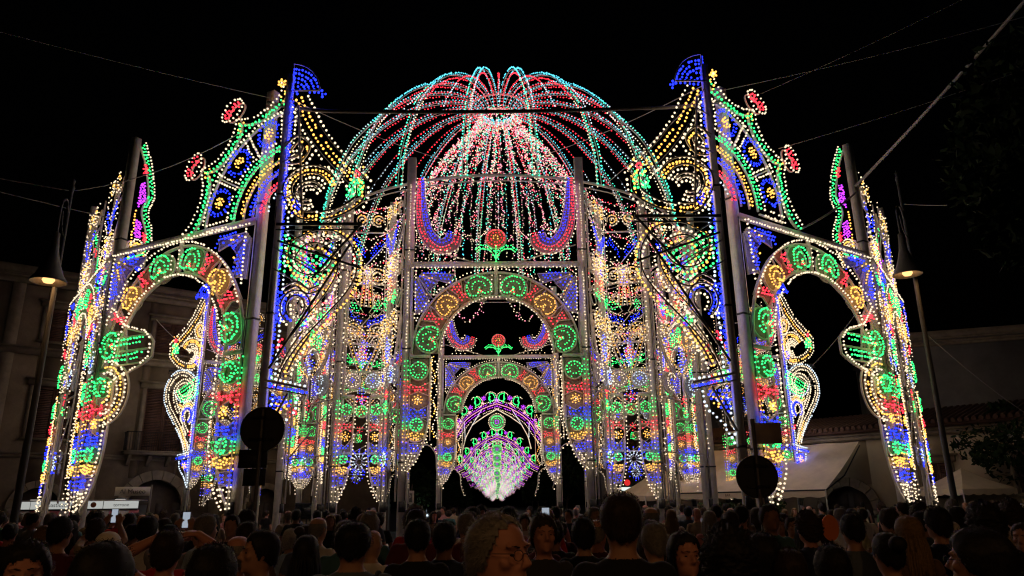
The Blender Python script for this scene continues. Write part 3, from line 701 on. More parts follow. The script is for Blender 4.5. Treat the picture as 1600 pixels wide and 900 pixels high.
def sag(a, b, drop, n=24):
    a, b = np.array(a, float), np.array(b, float); t = np.linspace(0, 1, n)[:, None]
    p = a+(b-a)*t; p[:, 2] -= drop*4*(t*(1-t))[:, 0]; return p
def fairy(m, path, s=0.10, r=0.024, mix=('white', 'pink', 'white', 'cool'), jit=0.03):
    q = rs(path, s); q = q+RNG.normal(0, jit, q.shape)
    k = RNG.integers(0, len(mix), len(q))
    for i, c in enumerate(mix):
        if (k == i).any(): m.bulbs3(q[k == i], c, r)
    m.tube(path, 0.006, 3, 'cable', False)
def chandelier():
    root = empty('fairy_light_cascade', (CX, CY, 0)); tag(root, 'bell-shaped cascade of pink and white fairy lights hanging under the dome', 'fairy lights')
    N = 30
    for k in range(N):
        a = k*2*PI/N+0.05; d = np.array([math.cos(a), math.sin(a), 0])
        path = smooth(np.array([d*0.7+[0, 0, 18.75], d*0.95+[0, 0, 18.3], d*1.45+[0, 0, 17.4], d*2.15+[0, 0, 16.7], d*2.75+[0, 0, 15.8], d*3.5+[0, 0, 14.6]]), 6)
        m = MB(); fairy(m, path, 0.052, 0.031, ('white', 'pink', 'pink', 'red', 'teal', 'white', 'pink'), 0.05); fairy(m, path+[0.03, 0.03, 0], 0.15, 0.02, ('white', 'pink', 'teal'), 0.06)
        m.build('light_strand', root)
    for k in range(0, N, 2):
        a = k*2*PI/N+0.05; b = (k+2)*2*PI/N+0.05
        p = sag((3.5*math.cos(a), 3.5*math.sin(a), 14.6), (3.5*math.cos(b), 3.5*math.sin(b), 14.6), 0.7)
        m = MB(); fairy(m, p, 0.06, 0.03, ('white', 'pink', 'white', 'pink'), 0.05); m.build('swag', root)
        # strands running on to the ring and drooping drops
        d = np.array([math.cos(a), math.sin(a), 0])
        m = MB(); fairy(m, sag(d*3.5+[0, 0, 14.6], d*7.4+[0, 0, 12.1], 0.5), 0.09, 0.024, ('white', 'pink', 'white', 'red')); m.build('radial_strand', root)
        m = MB(); ln = RNG.uniform(2.0, 4.6); off = RNG.uniform(-.25, .25)
        fairy(m, np.array([d*3.4+[0, 0, 14.5], d*3.6+[off, 0, 14.5-ln*0.5], d*3.7+[off, 0, 14.5-ln]]), 0.11, 0.024, ('white', 'pink', 'white', 'pink')); m.build('drop_strand', root)
chandelier()

# ------------------------------------------------------------------ the pavilion: portals, panels, wings, fans
pf = portal('light_portal', 'front centre portal with curled red and blue horns beneath the dome', 'light portal', 5.52, 6.23, 2.77); place(pf, (-2.76, 22.0), (2.76, 22.0))
def pcopy(label, pa, pb, name='light_portal'):
    c = copy_tree(pf); c.name = name; c['label'] = label; place(c, pa, pb)
    s = math.dist(pa, pb)/5.52; c.scale = (s, 1, 1); return c
pcopy('rear centre portal with small horns, framing the purple avenue of arches', (-2.85, 37.0), (3.05, 37.0))
pcopy('portal on the left flank of the domed pavilion, seen nearly edge-on', (-7.6, 26.8), (-7.6, 32.3))
pcopy('portal on the right flank of the domed pavilion, seen nearly edge-on', (7.6, 32.3), (7.6, 26.8))
pcopy('back portal on the left behind the round road sign, green and red leg showing', (-15.3, 37.6), (-10.4, 40.0))
pcopy('back portal on the right over the cream awnings, its lit leg beside the grey posts', (10.4, 40.0), (15.0, 37.4))
pcopy('back portal left of the rear centre portal, arch over a grey doorway', (-10.4, 40.0), (-5.0, 42.0))
pcopy('back portal right of the rear centre portal, arch over a dark house front', (5.0, 42.0), (10.4, 40.0))
LI, LO, LF = (-6.3, 18.2), (-11.4, 20.9), (-15.5, 26.2)
RI, RO, RF = (6.42, 18.0), (11.65, 21.4), (15.4, 26.6)
def outer(side, pi, po, label):
    W = math.dist(pi, po)
    o = portal('light_portal', label, 'light portal', W, 5.65, 1.75, 13.0, 9.12, a_in=W/2-0.74, b_in=2.38, mx=side, bracket=True, top=None, lace=False, postlamps=False)
    if side > 0: place(o, pi, po)
    else: place(o, po, pi)
    return o
outer(1, RI, RO, 'tall portal on the right, green bracket in its arch, nearest the street lamp')
outer(-1, LI, LO, 'tall portal on the left, green bracket in its arch, over the old house front')
def outer2(side, pi, po, label):
    W = math.dist(pi, po)
    o = portal('light_portal', label, 'light portal', W, 5.65, 1.75, 12.9, 9.12, a_in=W/2-1.08, b_in=2.38, mx=side, bracket=False, top=None, lace=True, postlamps=False, posts=(0, 1))
    if side > 0: place(o, pi, po)
    else: place(o, po, pi)
outer2(1, (RO[0]+0.2, RO[1]+0.25), RF, 'outermost portal on the right, turned edge-on behind the lamp post')
outer2(-1, (LO[0]-0.2, LO[1]+0.25), LF, 'outermost portal on the left, turned edge-on beside the street lamp')
def put(o, x, y, rz, z=0.0): o.location = (x, y, z); o.rotation_euler = (0, 0, rz); return o
aL, aR = math.atan2(LI[1]-LO[1], LI[0]-LO[0]), math.atan2(RO[1]-RI[1], RO[0]-RI[0])
put(quarter_fan('fan_crest', 'quarter fan of blue suns and green cusps above the left portal', -1), -5.45, 17.78, aL, 9.22)
put(quarter_fan('fan_crest', 'quarter fan of blue suns and green cusps above the right portal', 1), 5.62, 17.48, aR, 9.42)
put(scroll_wing('scroll_wing', 'scroll wing with blue plume left of the dome, dark frame toward the viewer', -1), -5.62, 17.62, 0)
put(scroll_wing('scroll_wing', 'scroll wing with blue plume right of the dome, dark frame toward the viewer', 1), 5.70, 17.15, 0)
put(scroll_wing('scroll_wing', 'distant scroll wing with blue plume seen through the left portal arch', 1, face=-1, rk=1.75, pale=True), -15.15, 37.3, 0.5, -0.3).scale = (0.68, 1, 1.0)
put(scroll_wing('scroll_wing', 'distant scroll wing with blue plume seen through the right portal arch', -1, face=-1, rk=1.75, pale=True), 14.85, 37.0, -0.5, -0.3).scale = (0.68, 1, 1.0)
put(crest_fin('crest_fin', 'slim crest with purple hearts on the outer post of the left portal', 1), LO[0], LO[1]+0.2, math.radians(93), -0.2)
put(crest_fin('crest_fin', 'slim crest with purple hearts on the outer post of the right portal', -1), RO[0], RO[1]+0.2, math.radians(-93), -0.1)
put(crest_fin('crest_fin', 'slim crest on the far left post, edge-on beside the street lamp', 1), LF[0]+.1, LF[1], math.radians(106), -1.2)
put(crest_fin('crest_fin', 'slim crest on the far right post, edge-on above the street lamp', -1), RF[0]-.1, RF[1], math.radians(-106), -1.0)
for s, side in ((-1, 'left'), (1, 'right')):
    def seg(pa, pb, lab, seed, posts):
        w = math.dist(pa, pb)
        o = lace_panel('lace_screen', lab, w, 12.2, 1, seed, posts, seed == 2, 0.15 if seed < 3 else 0.3)
        place(o, pa, pb) if pa[0] < pb[0] else place(o, pb, pa)
    seg((s*2.95, 22.35), (s*3.75, 24.1), 'narrow scroll panel tucked behind the %s post of the front portal' % side, 1, (0, 0))
    seg((s*3.65, 24.2), (s*5.2, 24.05), 'white scroll panel with blue star, %s of the front centre portal' % side, 2, (1, 1))
    seg((s*5.3, 24.2), (s*7.5, 26.7), 'slanting scroll panel behind the scroll wing on the %s' % side, 3, (0, 1))
    seg((s*7.5, 32.4), (s*5.2, 35.2), 'scroll panel at the rear %s of the domed pavilion' % side, 4, (1, 1))
for s, side, o_, f_ in ((-1, 'left', LO, LF), (1, 'right', RO, RF)):
    o_, f_ = np.array(o_), np.array(f_); e_ = (f_-o_)/np.linalg.norm(f_-o_)
    for nm, q0, q1, sd in (('near', 0.35, 2.5, 11), ('far', 4.0, 6.1, 12)):
        a_, b_ = o_+e_*q0, o_+e_*q1; w_ = math.dist(a_, b_)
        o = lace_panel('lace_screen', 'white and teal scroll screen filling the %s half of the outermost %s portal' % (nm, side), w_, 12.2, 1, sd, (0, 0), False, 0.35)
        (a_, b_) = (a_, b_) if a_[0] < b_[0] else (b_, a_); place(o, a_, b_); o.location.x += 0.0; o.location.y += 0.22; o.scale = (1, 1, 1.04)
    c_ = [(-14.5, 37.35), (-12.0, 38.5)] if s < 0 else [(11.8, 38.4), (14.2, 37.1)]
    o = lace_panel('lace_screen', 'pale scroll screen joined to the distant scroll wing on the %s' % side, math.dist(*c_), 12.2, 1, 13, (0, 0), True, 0.05); place(o, *c_)
# swags of fairy lights between the pavilion posts
def garland(label, spans):
    root = empty('fairy_light_garland', (0, 0, 0)); tag(root, label, 'fairy lights', 'fairy light garlands between pavilion posts')
    for a, b, d in spans:
        m = MB(); fairy(m, sag(a, b, d), 0.085, 0.026, ('white', 'pink', 'white', 'pink', 'red'), 0.03); m.build('swag', root)
for s, side in ((-1, 'left'), (1, 'right')):
    c1, c2, c3, c4, c5 = (s*2.9, 22.3), (s*5.2, 24.2), (s*7.4, 26.8), (s*7.4, 32.3), (s*5.2, 35.0)
    sp = []
    for z in (11.9, 11.0, 10.0, 8.9): sp += [((*c1, z), (*c2, z+0.1), 0.55), ((*c2, z), (*c3, z), 0.6)]
    for z in (11.9, 11.0, 10.0): sp += [((*c3, z), (*c4, z), 0.9), ((*c4, z), (*c5, z), 0.5)]
    garland('pink and white fairy light swags strung on the %s of the pavilion' % side, sp)
root = empty('fairy_light_garland', (0, 0, 0)); tag(root, 'two pink and white swags hanging in the front portal arch', 'fairy lights', 'fairy light garlands between pavilion posts')
for s in (-1, 1):
    m = MB(); fairy(m, sag((s*0.45, 22.3, 7.95), (s*1.3, 22.3, 7.75), 0.55), 0.07, 0.026, ('white', 'pink')); m.build('swag', root)
# bundle of strands falling from the dome ring behind the front portal
root = empty('fairy_light_curtain', (0, 0, 0)); tag(root, 'thin curtain of pink and white strands falling behind the front portal beam', 'fairy lights')
for k in range(22):
    x = -2.6+k*0.25+RNG.uniform(-.08, .08); zb = RNG.uniform(8.2, 10.2); x2 = x*1.0+RNG.uniform(-.1, .1)
    m = MB(); fairy(m, np.array([[x*0.9, 23.6, 13.0], [x, 23.5, 11.5], [x2, 23.5, zb]]), 0.095, 0.024, ('white', 'pink', 'white', 'pink', 'teal') if k % 3 else ('teal', 'cyan', 'white'), 0.02); m.build('light_strand', root)

# ------------------------------------------------------------------ avenue of purple arches beyond
def avenue_arch(single=False):
    root = empty('avenue_arch')
    if single: big = MB()
    PU = 'pink' if single else 'purple'
    def mk(nm, f, par=None):
        if single: f(big)
        else:
            m = MB(); f(m); m.build(nm, root)
    def P(*a): return np.array(a, float)
    r = 0.036
    for s in (-1, 1):
        inn = P([0, 8.35], [s*0.9, 7.85], [s*1.75, 7.25], [s*2.2, 6.4], [s*2.4, 5.6])
        mid = smooth(P([0, 8.75], [s*1.1, 8.35], [s*2.2, 7.6], [s*2.9, 6.6], [s*3.6, 5.8], [s*4.3, 5.45]), 8)
        mk('gable_rim', lambda m: (m.strip(inn, 0.06, 0.06), m.line(inn, 'white', 0.12, r), m.strip(P([s*1.1, 8.3], [s*1.75, 7.25]), 0.05, 0.05), m.strip(P([s*2.3, 7.4], [s*2.25, 6.3]), 0.05, 0.05), m.line(P([s*1.1, 8.3], [s*1.75, 7.25]), 'cool', 0.13, r), m.line(P([s*2.3, 7.4], [s*2.25, 6.3]), 'cool', 0.13, r)))
        mk('purple_band', lambda m: ([m.line(offs(mid, s*d), c_, 0.12, r) for d, c_ in ((0.12, 'purple'), (-0.02, 'cool' if single else 'pink'), (-0.18, PU))], m.line(offs(mid, s*0.26), 'white', 0.13, r), m.line(offs(mid, s*-0.36), 'white', 0.13, r), m.strip(mid, 0.05, 0.05)))
        for k, (x, z, q) in enumerate(((0.42, 9.15, 0.34), (1.45, 8.85, 0.33), (2.4, 8.2, 0.32), (3.2, 7.25, 0.31), (3.9, 6.45, 0.32))):
            mk('green_curl', lambda m: (m.line(np.vstack([spiral(s*x, z, 0.1*1, q*1.05, s*-330, s*20, 30)[::1], P([s*(x+0.05), z-0.35])]), 'green', 0.085, r), m.line(spiral(s*x, z, q*1.25, q*1.25, s*-150, s*60, 20), 'white', 0.11, r)))
            if k: mk('purple_ball', lambda m: (m_flower(m, P(s*(x-0.52), z+0.28), 0.15, 'purple', 'purple', 6, r), m_flower(m, P(s*(x-0.45), z-0.1), 0.1, 'pink', 'white', 5, r)))
    mk('rosette', lambda m: (m_ring(m, (0, 7.45), 0.42, 'green', 'purple', s=0.1, r=r), m.line(arc(0, 7.45, 0.58, 0.58, 0, 350, 30), 'white', 0.12, r), m_flower(m, P(0, 9.0), 0.14, 'purple', 'purple', 6, r)))
    if single:
        bpy.data.objects.remove(root); return big.build('avenue_arch')
    return root
RKG[0] = 1.0
near = avenue_arch(); far = avenue_arch(True)
NUM = 'seven eight nine ten eleven twelve thirteen fourteen fifteen sixteen seventeen eighteen nineteen twenty twenty-one twenty-two twenty-three twenty-four twenty-five twenty-six twenty-seven twenty-eight twenty-nine thirty'.split()
ORD = ['first', 'second', 'third', 'fourth', 'fifth', 'sixth']
for k in range(30):
    if k < 6:
        o = near if k == 0 else copy_tree(near)
        lab = '%s purple and green arch of the lit avenue beyond the rear portal' % ORD[k]
    else:
        o = far if k == 6 else far.copy()
        if k > 6: COL.objects.link(o)
        lab = 'tiny purple and green arch, number %s from the front of the lit avenue' % NUM[k-6]
    o.location = (0, 52.5+26.0*k if k < 2 else (80+13.5*(k-1) if k < 20 else 337+40.0*(k-20)), 0); tag(o, lab, 'light arch', 'arches of the lit avenue')
    if k > 3:
        sc_ = RNG.uniform(0.9, 1.1); o.scale = (RNG.uniform(0.9, 1.12), 1, sc_); o.location.x += RNG.uniform(-.35, .35); o.location.y += RNG.uniform(-4, 4); o.rotation_euler = (0, 0, RNG.uniform(-.12, .12))
# ------------------------------------------------------------------ ground and houses
principled('asphalt', (0.055, 0.053, 0.05), 0.8, noise=0.35, nscale=1.2, bump=0.3, bscale=60)
principled('old_stone', (0.16, 0.12, 0.08), 0.9, noise=0.5, nscale=0.9, bump=0.4, bscale=12, detail=9)
principled('stone_trim', (0.21, 0.17, 0.12), 0.85, noise=0.4, nscale=2.5, bump=0.3, bscale=20)
principled('grey_plaster', (0.20, 0.19, 0.17), 0.9, noise=0.35, nscale=0.7, bump=0.2, bscale=15, detail=9)
principled('cream_plaster', (0.34, 0.28, 0.19), 0.9, noise=0.25, nscale=0.8, bump=0.2, bscale=15, detail=9)
principled('dark_plaster', (0.10, 0.10, 0.10), 0.9, noise=0.4, nscale=0.8, detail=9)
principled('shutter', (0.09, 0.045, 0.03), 0.6, noise=0.3, nscale=10)
principled('glass_dark', (0.015, 0.017, 0.02), 0.08, spec=0.6)
principled('wood_door', (0.05, 0.035, 0.025), 0.6, noise=0.4, nscale=8)
principled('iron', (0.02, 0.02, 0.022), 0.5, metal=0.6)
principled('canvas_cream', (0.76, 0.66, 0.49), 0.85, noise=0.22, nscale=1.3, bump=0.15, bscale=30)
principled('canvas_white', (0.62, 0.60, 0.55), 0.85, noise=0.15, nscale=2)
principled('roof_tile', (0.07, 0.035, 0.022), 0.85, noise=0.4, nscale=5)
principled('leaf', (0.045, 0.085, 0.025), 0.6, noise=0.5, nscale=3)
principled('leaf_dark', (0.016, 0.030, 0.010), 0.9, spec=0.05, noise=0.5, nscale=3)
principled('bark', (0.09, 0.07, 0.05), 0.9, noise=0.4, nscale=7, bump=0.5, bscale=25)
principled('sign_back', (0.06, 0.06, 0.062), 0.55, metal=0.5, noise=0.2, nscale=9)
principled('sign_white', (0.55, 0.54, 0.52), 0.5, noise=0.15, nscale=9)
principled('sign_pink', (0.66, 0.54, 0.50), 0.6, noise=0.2, nscale=6)
principled('ink', (0.02, 0.02, 0.02), 0.7)
principled('awning_pink', (0.62, 0.20, 0.24), 0.8, noise=0.15, nscale=5)
principled('awning_white', (0.70, 0.68, 0.64), 0.8, noise=0.15, nscale=5)
principled('orange_fascia', (0.42, 0.13, 0.04), 0.7, noise=0.25, nscale=4)
principled('galvanised', (0.20, 0.20, 0.20), 0.5, metal=0.6, noise=0.3, nscale=9)
principled('shade_enamel', (0.05, 0.045, 0.04), 0.5, noise=0.3, nscale=8)
emitter('lamp_glow', (1.0, 0.50, 0.18), 115.0)
emitter('backlit_board', (0.93, 0.95, 0.9), 0.22)
emitter('stall_light', (1.0, 0.93, 0.85), 1.0)
emitter('stall_orange', (1.0, 0.35, 0.10), 0.55)
emitter('stall_green', (0.15, 0.8, 0.12), 0.35)
emitter('flood', (0.75, 0.92, 1.0), 40.0)
emitter('led_red', (1.0, 0.04, 0.04), 0.35)
emitter('led_white', (0.9, 1.0, 0.97), 0.5)

gm = MB(); gm.add([[-900, -200, 0], [900, -200, 0], [900, 2500, 0], [-900, 2500, 0]], [[0, 1, 2, 3]], 'asphalt')
tag(gm.build('ground'), 'dark asphalt of the crowded square', None, None, 'structure')

def frame_wall(m, w, h, t, openings, mat, x0=None):
    """front wall with real openings: openings = (xa, xb, za, zb); split into boxes around them"""
    xs = sorted({-w/2, w/2, *[o[0] for o in openings], *[o[1] for o in openings]})
    for a, b in zip(xs[:-1], xs[1:]):
        cut = sorted([(o[2], o[3]) for o in openings if o[0] <= a+1e-6 and o[1] >= b-1e-6])
        z = 0.0
        for za, zb in cut+[(h, h)]:
            if za-z > 1e-3: m.box(((a+b)/2, t/2, (z+za)/2), (b-a, t, za-z), mat)
            z = zb
def house(name, label, loc, rz, w, d, h, mat, trim, wins, doors=(), balcony=(), courses=(), roof=None, pil=()):
    root = empty(name, (*loc, 0), rz); tag(root, label, 'house', 'houses round the square')
    t = 0.45
    m = MB(); frame_wall(m, w, h, t, list(wins)+[(a, b, z0, z1) for a, b, z0, z1, *_ in doors], mat)
    m.box((-w/2+t/2, d/2+t/2, h/2), (t, d-t, h), mat); m.box((w/2-t/2, d/2+t/2, h/2), (t, d-t, h), mat); m.box((0, d+t/2, h/2), (w, t, h), mat)
    m.box((0, d*0.5, h*0.5), (w-2*t-.1, 0.1, h-.2), 'ink')
    m.build('wall', root)
    for z, hh, p in courses:
        m = MB(); m.box((0, -p/2, z), (w+2*p, p, hh), trim); m.box((0, -p*0.7, z+hh/2+0.05), (w+2.6*p, p*1.4, 0.1), trim); m.build('cornice', root)
    for x in pil:
        m = MB(); m.box((x, -0.09, h/2-0.2), (0.55, 0.18, h-0.4), trim); m.box((x, -0.12, 0.5), (0.65, 0.24, 1.0), trim); m.build('pilaster', root)
    for (a, b, z0, z1) in wins:
        m = MB(); c = (a+b)/2; ww = b-a; hh = z1-z0
        m.box((a-0.11, -0.04, (z0+z1)/2), (0.22, 0.08, hh+0.1), trim); m.box((b+0.11, -0.04, (z0+z1)/2), (0.22, 0.08, hh+0.1), trim); m.box((c, -0.06, z1+0.16), (ww+0.66, 0.12, 0.28), trim); m.box((c, -0.1, z1+0.35), (ww+0.9, 0.2, 0.1), trim); m.box((c, -0.09, z0-0.08), (ww+0.6, 0.18, 0.12), trim)
        wo_ = m.build('window', root)
        m = MB(); m.box((c, 0.30, (z0+z1)/2), (ww, 0.02, hh), 'glass_dark'); m.build('pane', wo_)
        for s in (-1, 1):
            m = MB(); x = c+s*ww/4
            for q in (-1, 1): m.box((x+q*(ww/4-0.05), 0.14, (z0+z1)/2), (0.09, 0.05, hh-0.04), 'shutter')
            for z in (z0+0.07, (z0+z1)/2, z1-0.07): m.box((x, 0.14, z), (ww/2-0.2, 0.05, 0.12), 'shutter')
            for z in np.arange(z0+0.17, z1-0.12, 0.085): m.box((x, 0.145, z), (ww/2-0.2, 0.03, 0.06), 'shutter')
            m.build('shutter', wo_)
    for (a, b, z0, z1, kind) in doors:
        m = MB(); c = (a+b)/2; r = (b-a)/2
        if kind == 'arch':
            sp = z1-r
            for k in range(9):
                t0, t1 = -90+k*20, -90+(k+1)*20-1.2
                P = np.vstack([arc(c, sp, r*0.94, r*0.94, t0, t1, 4), arc(c, sp, r*1.28, r*1.28, t1, t0, 4)]); m.prism(P, -0.14+0.02*(k % 2), 0.0, trim)
            for s in (-1, 1):
                for z in np.arange(0, sp, 0.5): m.box((c+s*r*1.11, -0.07, z+0.24), (r*0.34, 0.14, min(0.48, sp-z)), trim)
            # stone filling the corners above the arch
            for s in (-1, 1):
                q = arc(c, sp, r, r, 0, s*90, 10); m.prism(np.vstack([q, [[c+s*r, z1+0.01]]]), 0.02, 0.4, mat)
        dd = m.build('doorway', root) if kind == 'arch' else None
        m = MB(); m.box((c, 0.36, (z0+z1)/2), (b-a, 0.06, z1-z0), 'wood_door')
        for x in np.linspace(a+0.12, b-0.12, 4):
            for z in (z0+0.7, z0+1.7): m.box((x, 0.32, z), ((b-a)/5.2, 0.05, 0.8), 'wood_door')
        m.build('door', root)
    for (a, b, z) in balcony:
        m = MB(); m.box(((a+b)/2, -0.45, z), (b-a, 0.9, 0.14), trim); m.box(((a+b)/2, -0.47, z+0.1), (b-a+0.1, 0.96, 0.06), trim)
        bo = m.build('balcony', root)
        for x in np.linspace(a+0.3, b-0.3, 4):
            m = MB(); m.prism(np.array([[0, 0], [0.7, 0], [0.6, -0.15], [0.12, -0.5], [0, -0.55]]), -0.08, 0.08, trim); o = m.build('corbel', bo)
            o.rotation_euler = (0, 0, -PI/2); o.location = (x, 0, z-0.07)
        m = MB()
        m.box(((a+b)/2, -0.84, z+1.08), (b-a, 0.04, 0.04), 'iron')
        for x in np.arange(a+0.05, b, 0.115): m.box((x, -0.84, z+0.6), (0.02, 0.02, 0.94), 'iron')
        for x in (a+0.03, b-0.03):
            m.box((x, -0.42, z+1.08), (0.04, 0.84, 0.04), 'iron')
            for y in np.arange(-0.78, 0, 0.13): m.box((x, y, z+0.6), (0.02, 0.02, 0.94), 'iron')
        m.build('railing', bo)
    m = MB()
    if roof == 'tile':
        m.box((0, d/2, h+0.1), (w+0.8, d+0.8, 0.2), 'roof_tile')
        for x in np.arange(-w/2-0.3, w/2+0.3, 0.28): m.tube(np.array([[x, -0.5, h+0.22], [x, d/2, h+1.2]]), 0.11, 6, 'roof_tile')
    else:
        m.box((0, d/2+0.1, h+0.06), (w+0.4, d+0.5, 0.12), trim); m.box((0, -0.02, h+0.3), (w+0.3, 0.25, 0.4), trim)
    m.build('roof', root)
    return root
LH = math.atan2(0.6, 0.8)
house('old_house', 'old brown stone house behind the left portal with balcony and arched doorway', (-18.0, 40.0), LH, 27.0, 9.0, 13.2, 'old_stone', 'stone_trim',
      [(-0.95, 1.05, 4.75, 8.0), (-6.0, -4.2, 5.2, 7.7), (-10.6, -8.8, 5.2, 7.7), (5.0, 6.8, 5.2, 7.7), (-6.0, -4.2, 10.0, 11.7), (-0.9, 0.9, 10.0, 11.7), (5.0, 6.8, 10.0, 11.7)],
      [(-1.3, 1.5, 0, 3.35, 'arch'), (5.0, 6.8, 0, 2.9, 'arch'), (-6.1, -4.1, 0, 2.9, 'arch')], [(-1.75, 1.7, 4.55)], [(9.35, 0.3, 0.22), (4.3, 0.16, 0.1), (12.9, 0.3, 0.3)], None, (-3.0, 3.1, 8.3, -7.4))
house('grey_house', 'grey plastered house glimpsed left of the avenue between the lit posts', (-14.5, 52.0), 0.12, 14.0, 8.0, 9.5, 'grey_plaster', 'stone_trim',
      [(-5.2, -3.8, 4.9, 7.0), (-0.9, 0.5, 4.9, 7.0), (3.4, 4.8, 4.9, 7.0)], [(-3.2, -1.6, 0, 2.7, 'flat'), (1.4, 3.4, 0, 2.9, 'flat')], [(3.0, 4.7, 4.4)], [(8.9, 0.25, 0.2)], None, (-6.5, 6.5))
house('dark_house', 'dark house front right of the avenue behind the lit red sign', (14.0, 54.0), -0.10, 13.0, 8.0, 10.0, 'dark_plaster', 'grey_plaster',
      [(-5.0, -3.7, 5.0, 7.1), (-1.4, 0, 5.0, 7.1), (2.5, 3.9, 5.0, 7.1)], [(-4.9, -3.2, 0, 2.7, 'flat')], (), [(9.3, 0.25, 0.2)], None, (-6.2, 6.0))
RHA = math.atan2(-6.0, 5.3)
house('cream_house', 'long low cream house behind the awnings, arched doorway at its end', (17.6, 37.0), RHA, 24.0, 7.0, 5.0, 'cream_plaster', 'stone_trim',
      [(3.4, 4.4, 2.0, 3.4), (7.0, 8.0, 2.0, 3.4)], [(-1.6, 0.9, 0, 2.55, 'arch'), (-7.4, -5.4, 0, 2.5, 'flat')], (), [(4.75, 0.22, 0.16)], 'tile', ())
house('grey_block', 'tall bare grey house wall at the far right behind the lamp post', (33.0, 41.0), -0.35, 20.0, 10.0, 11.2, 'grey_plaster', 'stone_trim',
      [(2.0, 3.3, 6.0, 8.0)], (), (), [(10.9, 0.2, 0.15)], None, ())

# ------------------------------------------------------------------ trees
def leaf_crown(m, c, rad, n, size, mat, seed, lumps=14):
    rg = np.random.default_rng(seed); c = np.array(c, float); rad = np.array(rad, float)
    L = rg.normal(0, 1, (lumps, 3)); L /= np.linalg.norm(L, axis=1, keepdims=True); L *= rg.uniform(0.45, 0.95, (lumps, 1))
    k = rg.integers(0, lumps, n); P = rg.normal(0, 1, (n, 3)); P /= np.linalg.norm(P, axis=1, keepdims=True)
    P *= rg.uniform(0.5, 1, (n, 1))**0.5*rg.uniform(0.22, 0.5, lumps)[k][:, None]
    C = c+(L[k]+P)*rad
    a = rg.normal(0, 1, (n, 3)); a /= np.linalg.norm(a, axis=1, keepdims=True); b = np.cross(a, rg.normal(0, 1, (n, 3))); b /= np.linalg.norm(b, axis=1, keepdims=True)
    s = size*rg.uniform(0.6, 1.3, (n, 1))
    V = np.stack([C-a*s, C+b*s*0.42, C+a*s, C-b*s*0.42], 1).reshape(-1, 3)
    m.add(V, np.arange(4*n).reshape(-1, 4), mat)
    return C[rg.integers(0, n, 12)]
def tree(name, label, loc, h, rad, n, size, mat, seed, trunk_h, group=None):
    root = empty(name, loc); tag(root, label, 'tree', group)
    rg = np.random.default_rng(seed)
    m = MB(); cc = (0, 0, h-rad[2]); tips = leaf_crown(m, cc, rad, n, size, mat, seed); m.build('crown', root)
    m = MB(); r0 = 0.05+0.018*h
    m.tube(smooth(np.array([[0, 0, 0], [0.05, 0.03, trunk_h*0.5], [0, 0, trunk_h], [0.1, 0.05, h-rad[2]*0.9]]), 4), np.linspace(r0, r0*0.4, 13), 8, 'bark')
    for t in tips:
        b = np.array([0, 0, trunk_h*rg.uniform(0.85, 1.25)]); m.tube(np.array([b, b+(t-b)*0.5+[0, 0, -0.1*rg.random()], t]), [r0*0.45, r0*0.28, r0*0.08], 5, 'bark')
    m.build('trunk', root); return root
av = None
for s, side in ((-1, 'left'), (1, 'right')):
    for k in range(7):
        y = 58+15*k+(3 if s > 0 else 0); h = (5.4 if s < 0 else 6.8)+0.5*math.sin(k*2.3+s)
        lab = '%s dark round tree along the %s kerb of the lit avenue' % (['first', 'second', 'third', 'fourth', 'fifth', 'sixth', 'seventh'][k], side)
        if av is None: av = o = tree('avenue_tree', lab, (0, 0, 0), 6.0, (2.4, 2.4, 2.1), 2600, 0.20, 'leaf_dark', 5, 2.2, 'trees along the avenue')
        else: o = copy_tree(av); o['label'] = lab
        o.location = (s*(6.6 if s < 0 else 7.4)+0.4*math.sin(k*5), y, 0); o.rotation_euler = (0, 0, k*1.3+s); o.scale = (1, 1, h/6.0)
tree('street_tree', 'big dark leafy tree filling the upper right corner', (14.2, 12.6, 0), 13.5, (4.2, 3.4, 4.6), 16000, 0.15, 'leaf_dark', 11, 5.0)
tree('street_tree', 'small dark tree behind the right lamp post, above the orange kiosk', (22.5, 31.0, 0), 6.4, (2.6, 2.4, 2.1), 3600, 0.15, 'leaf_dark', 12, 2.6)

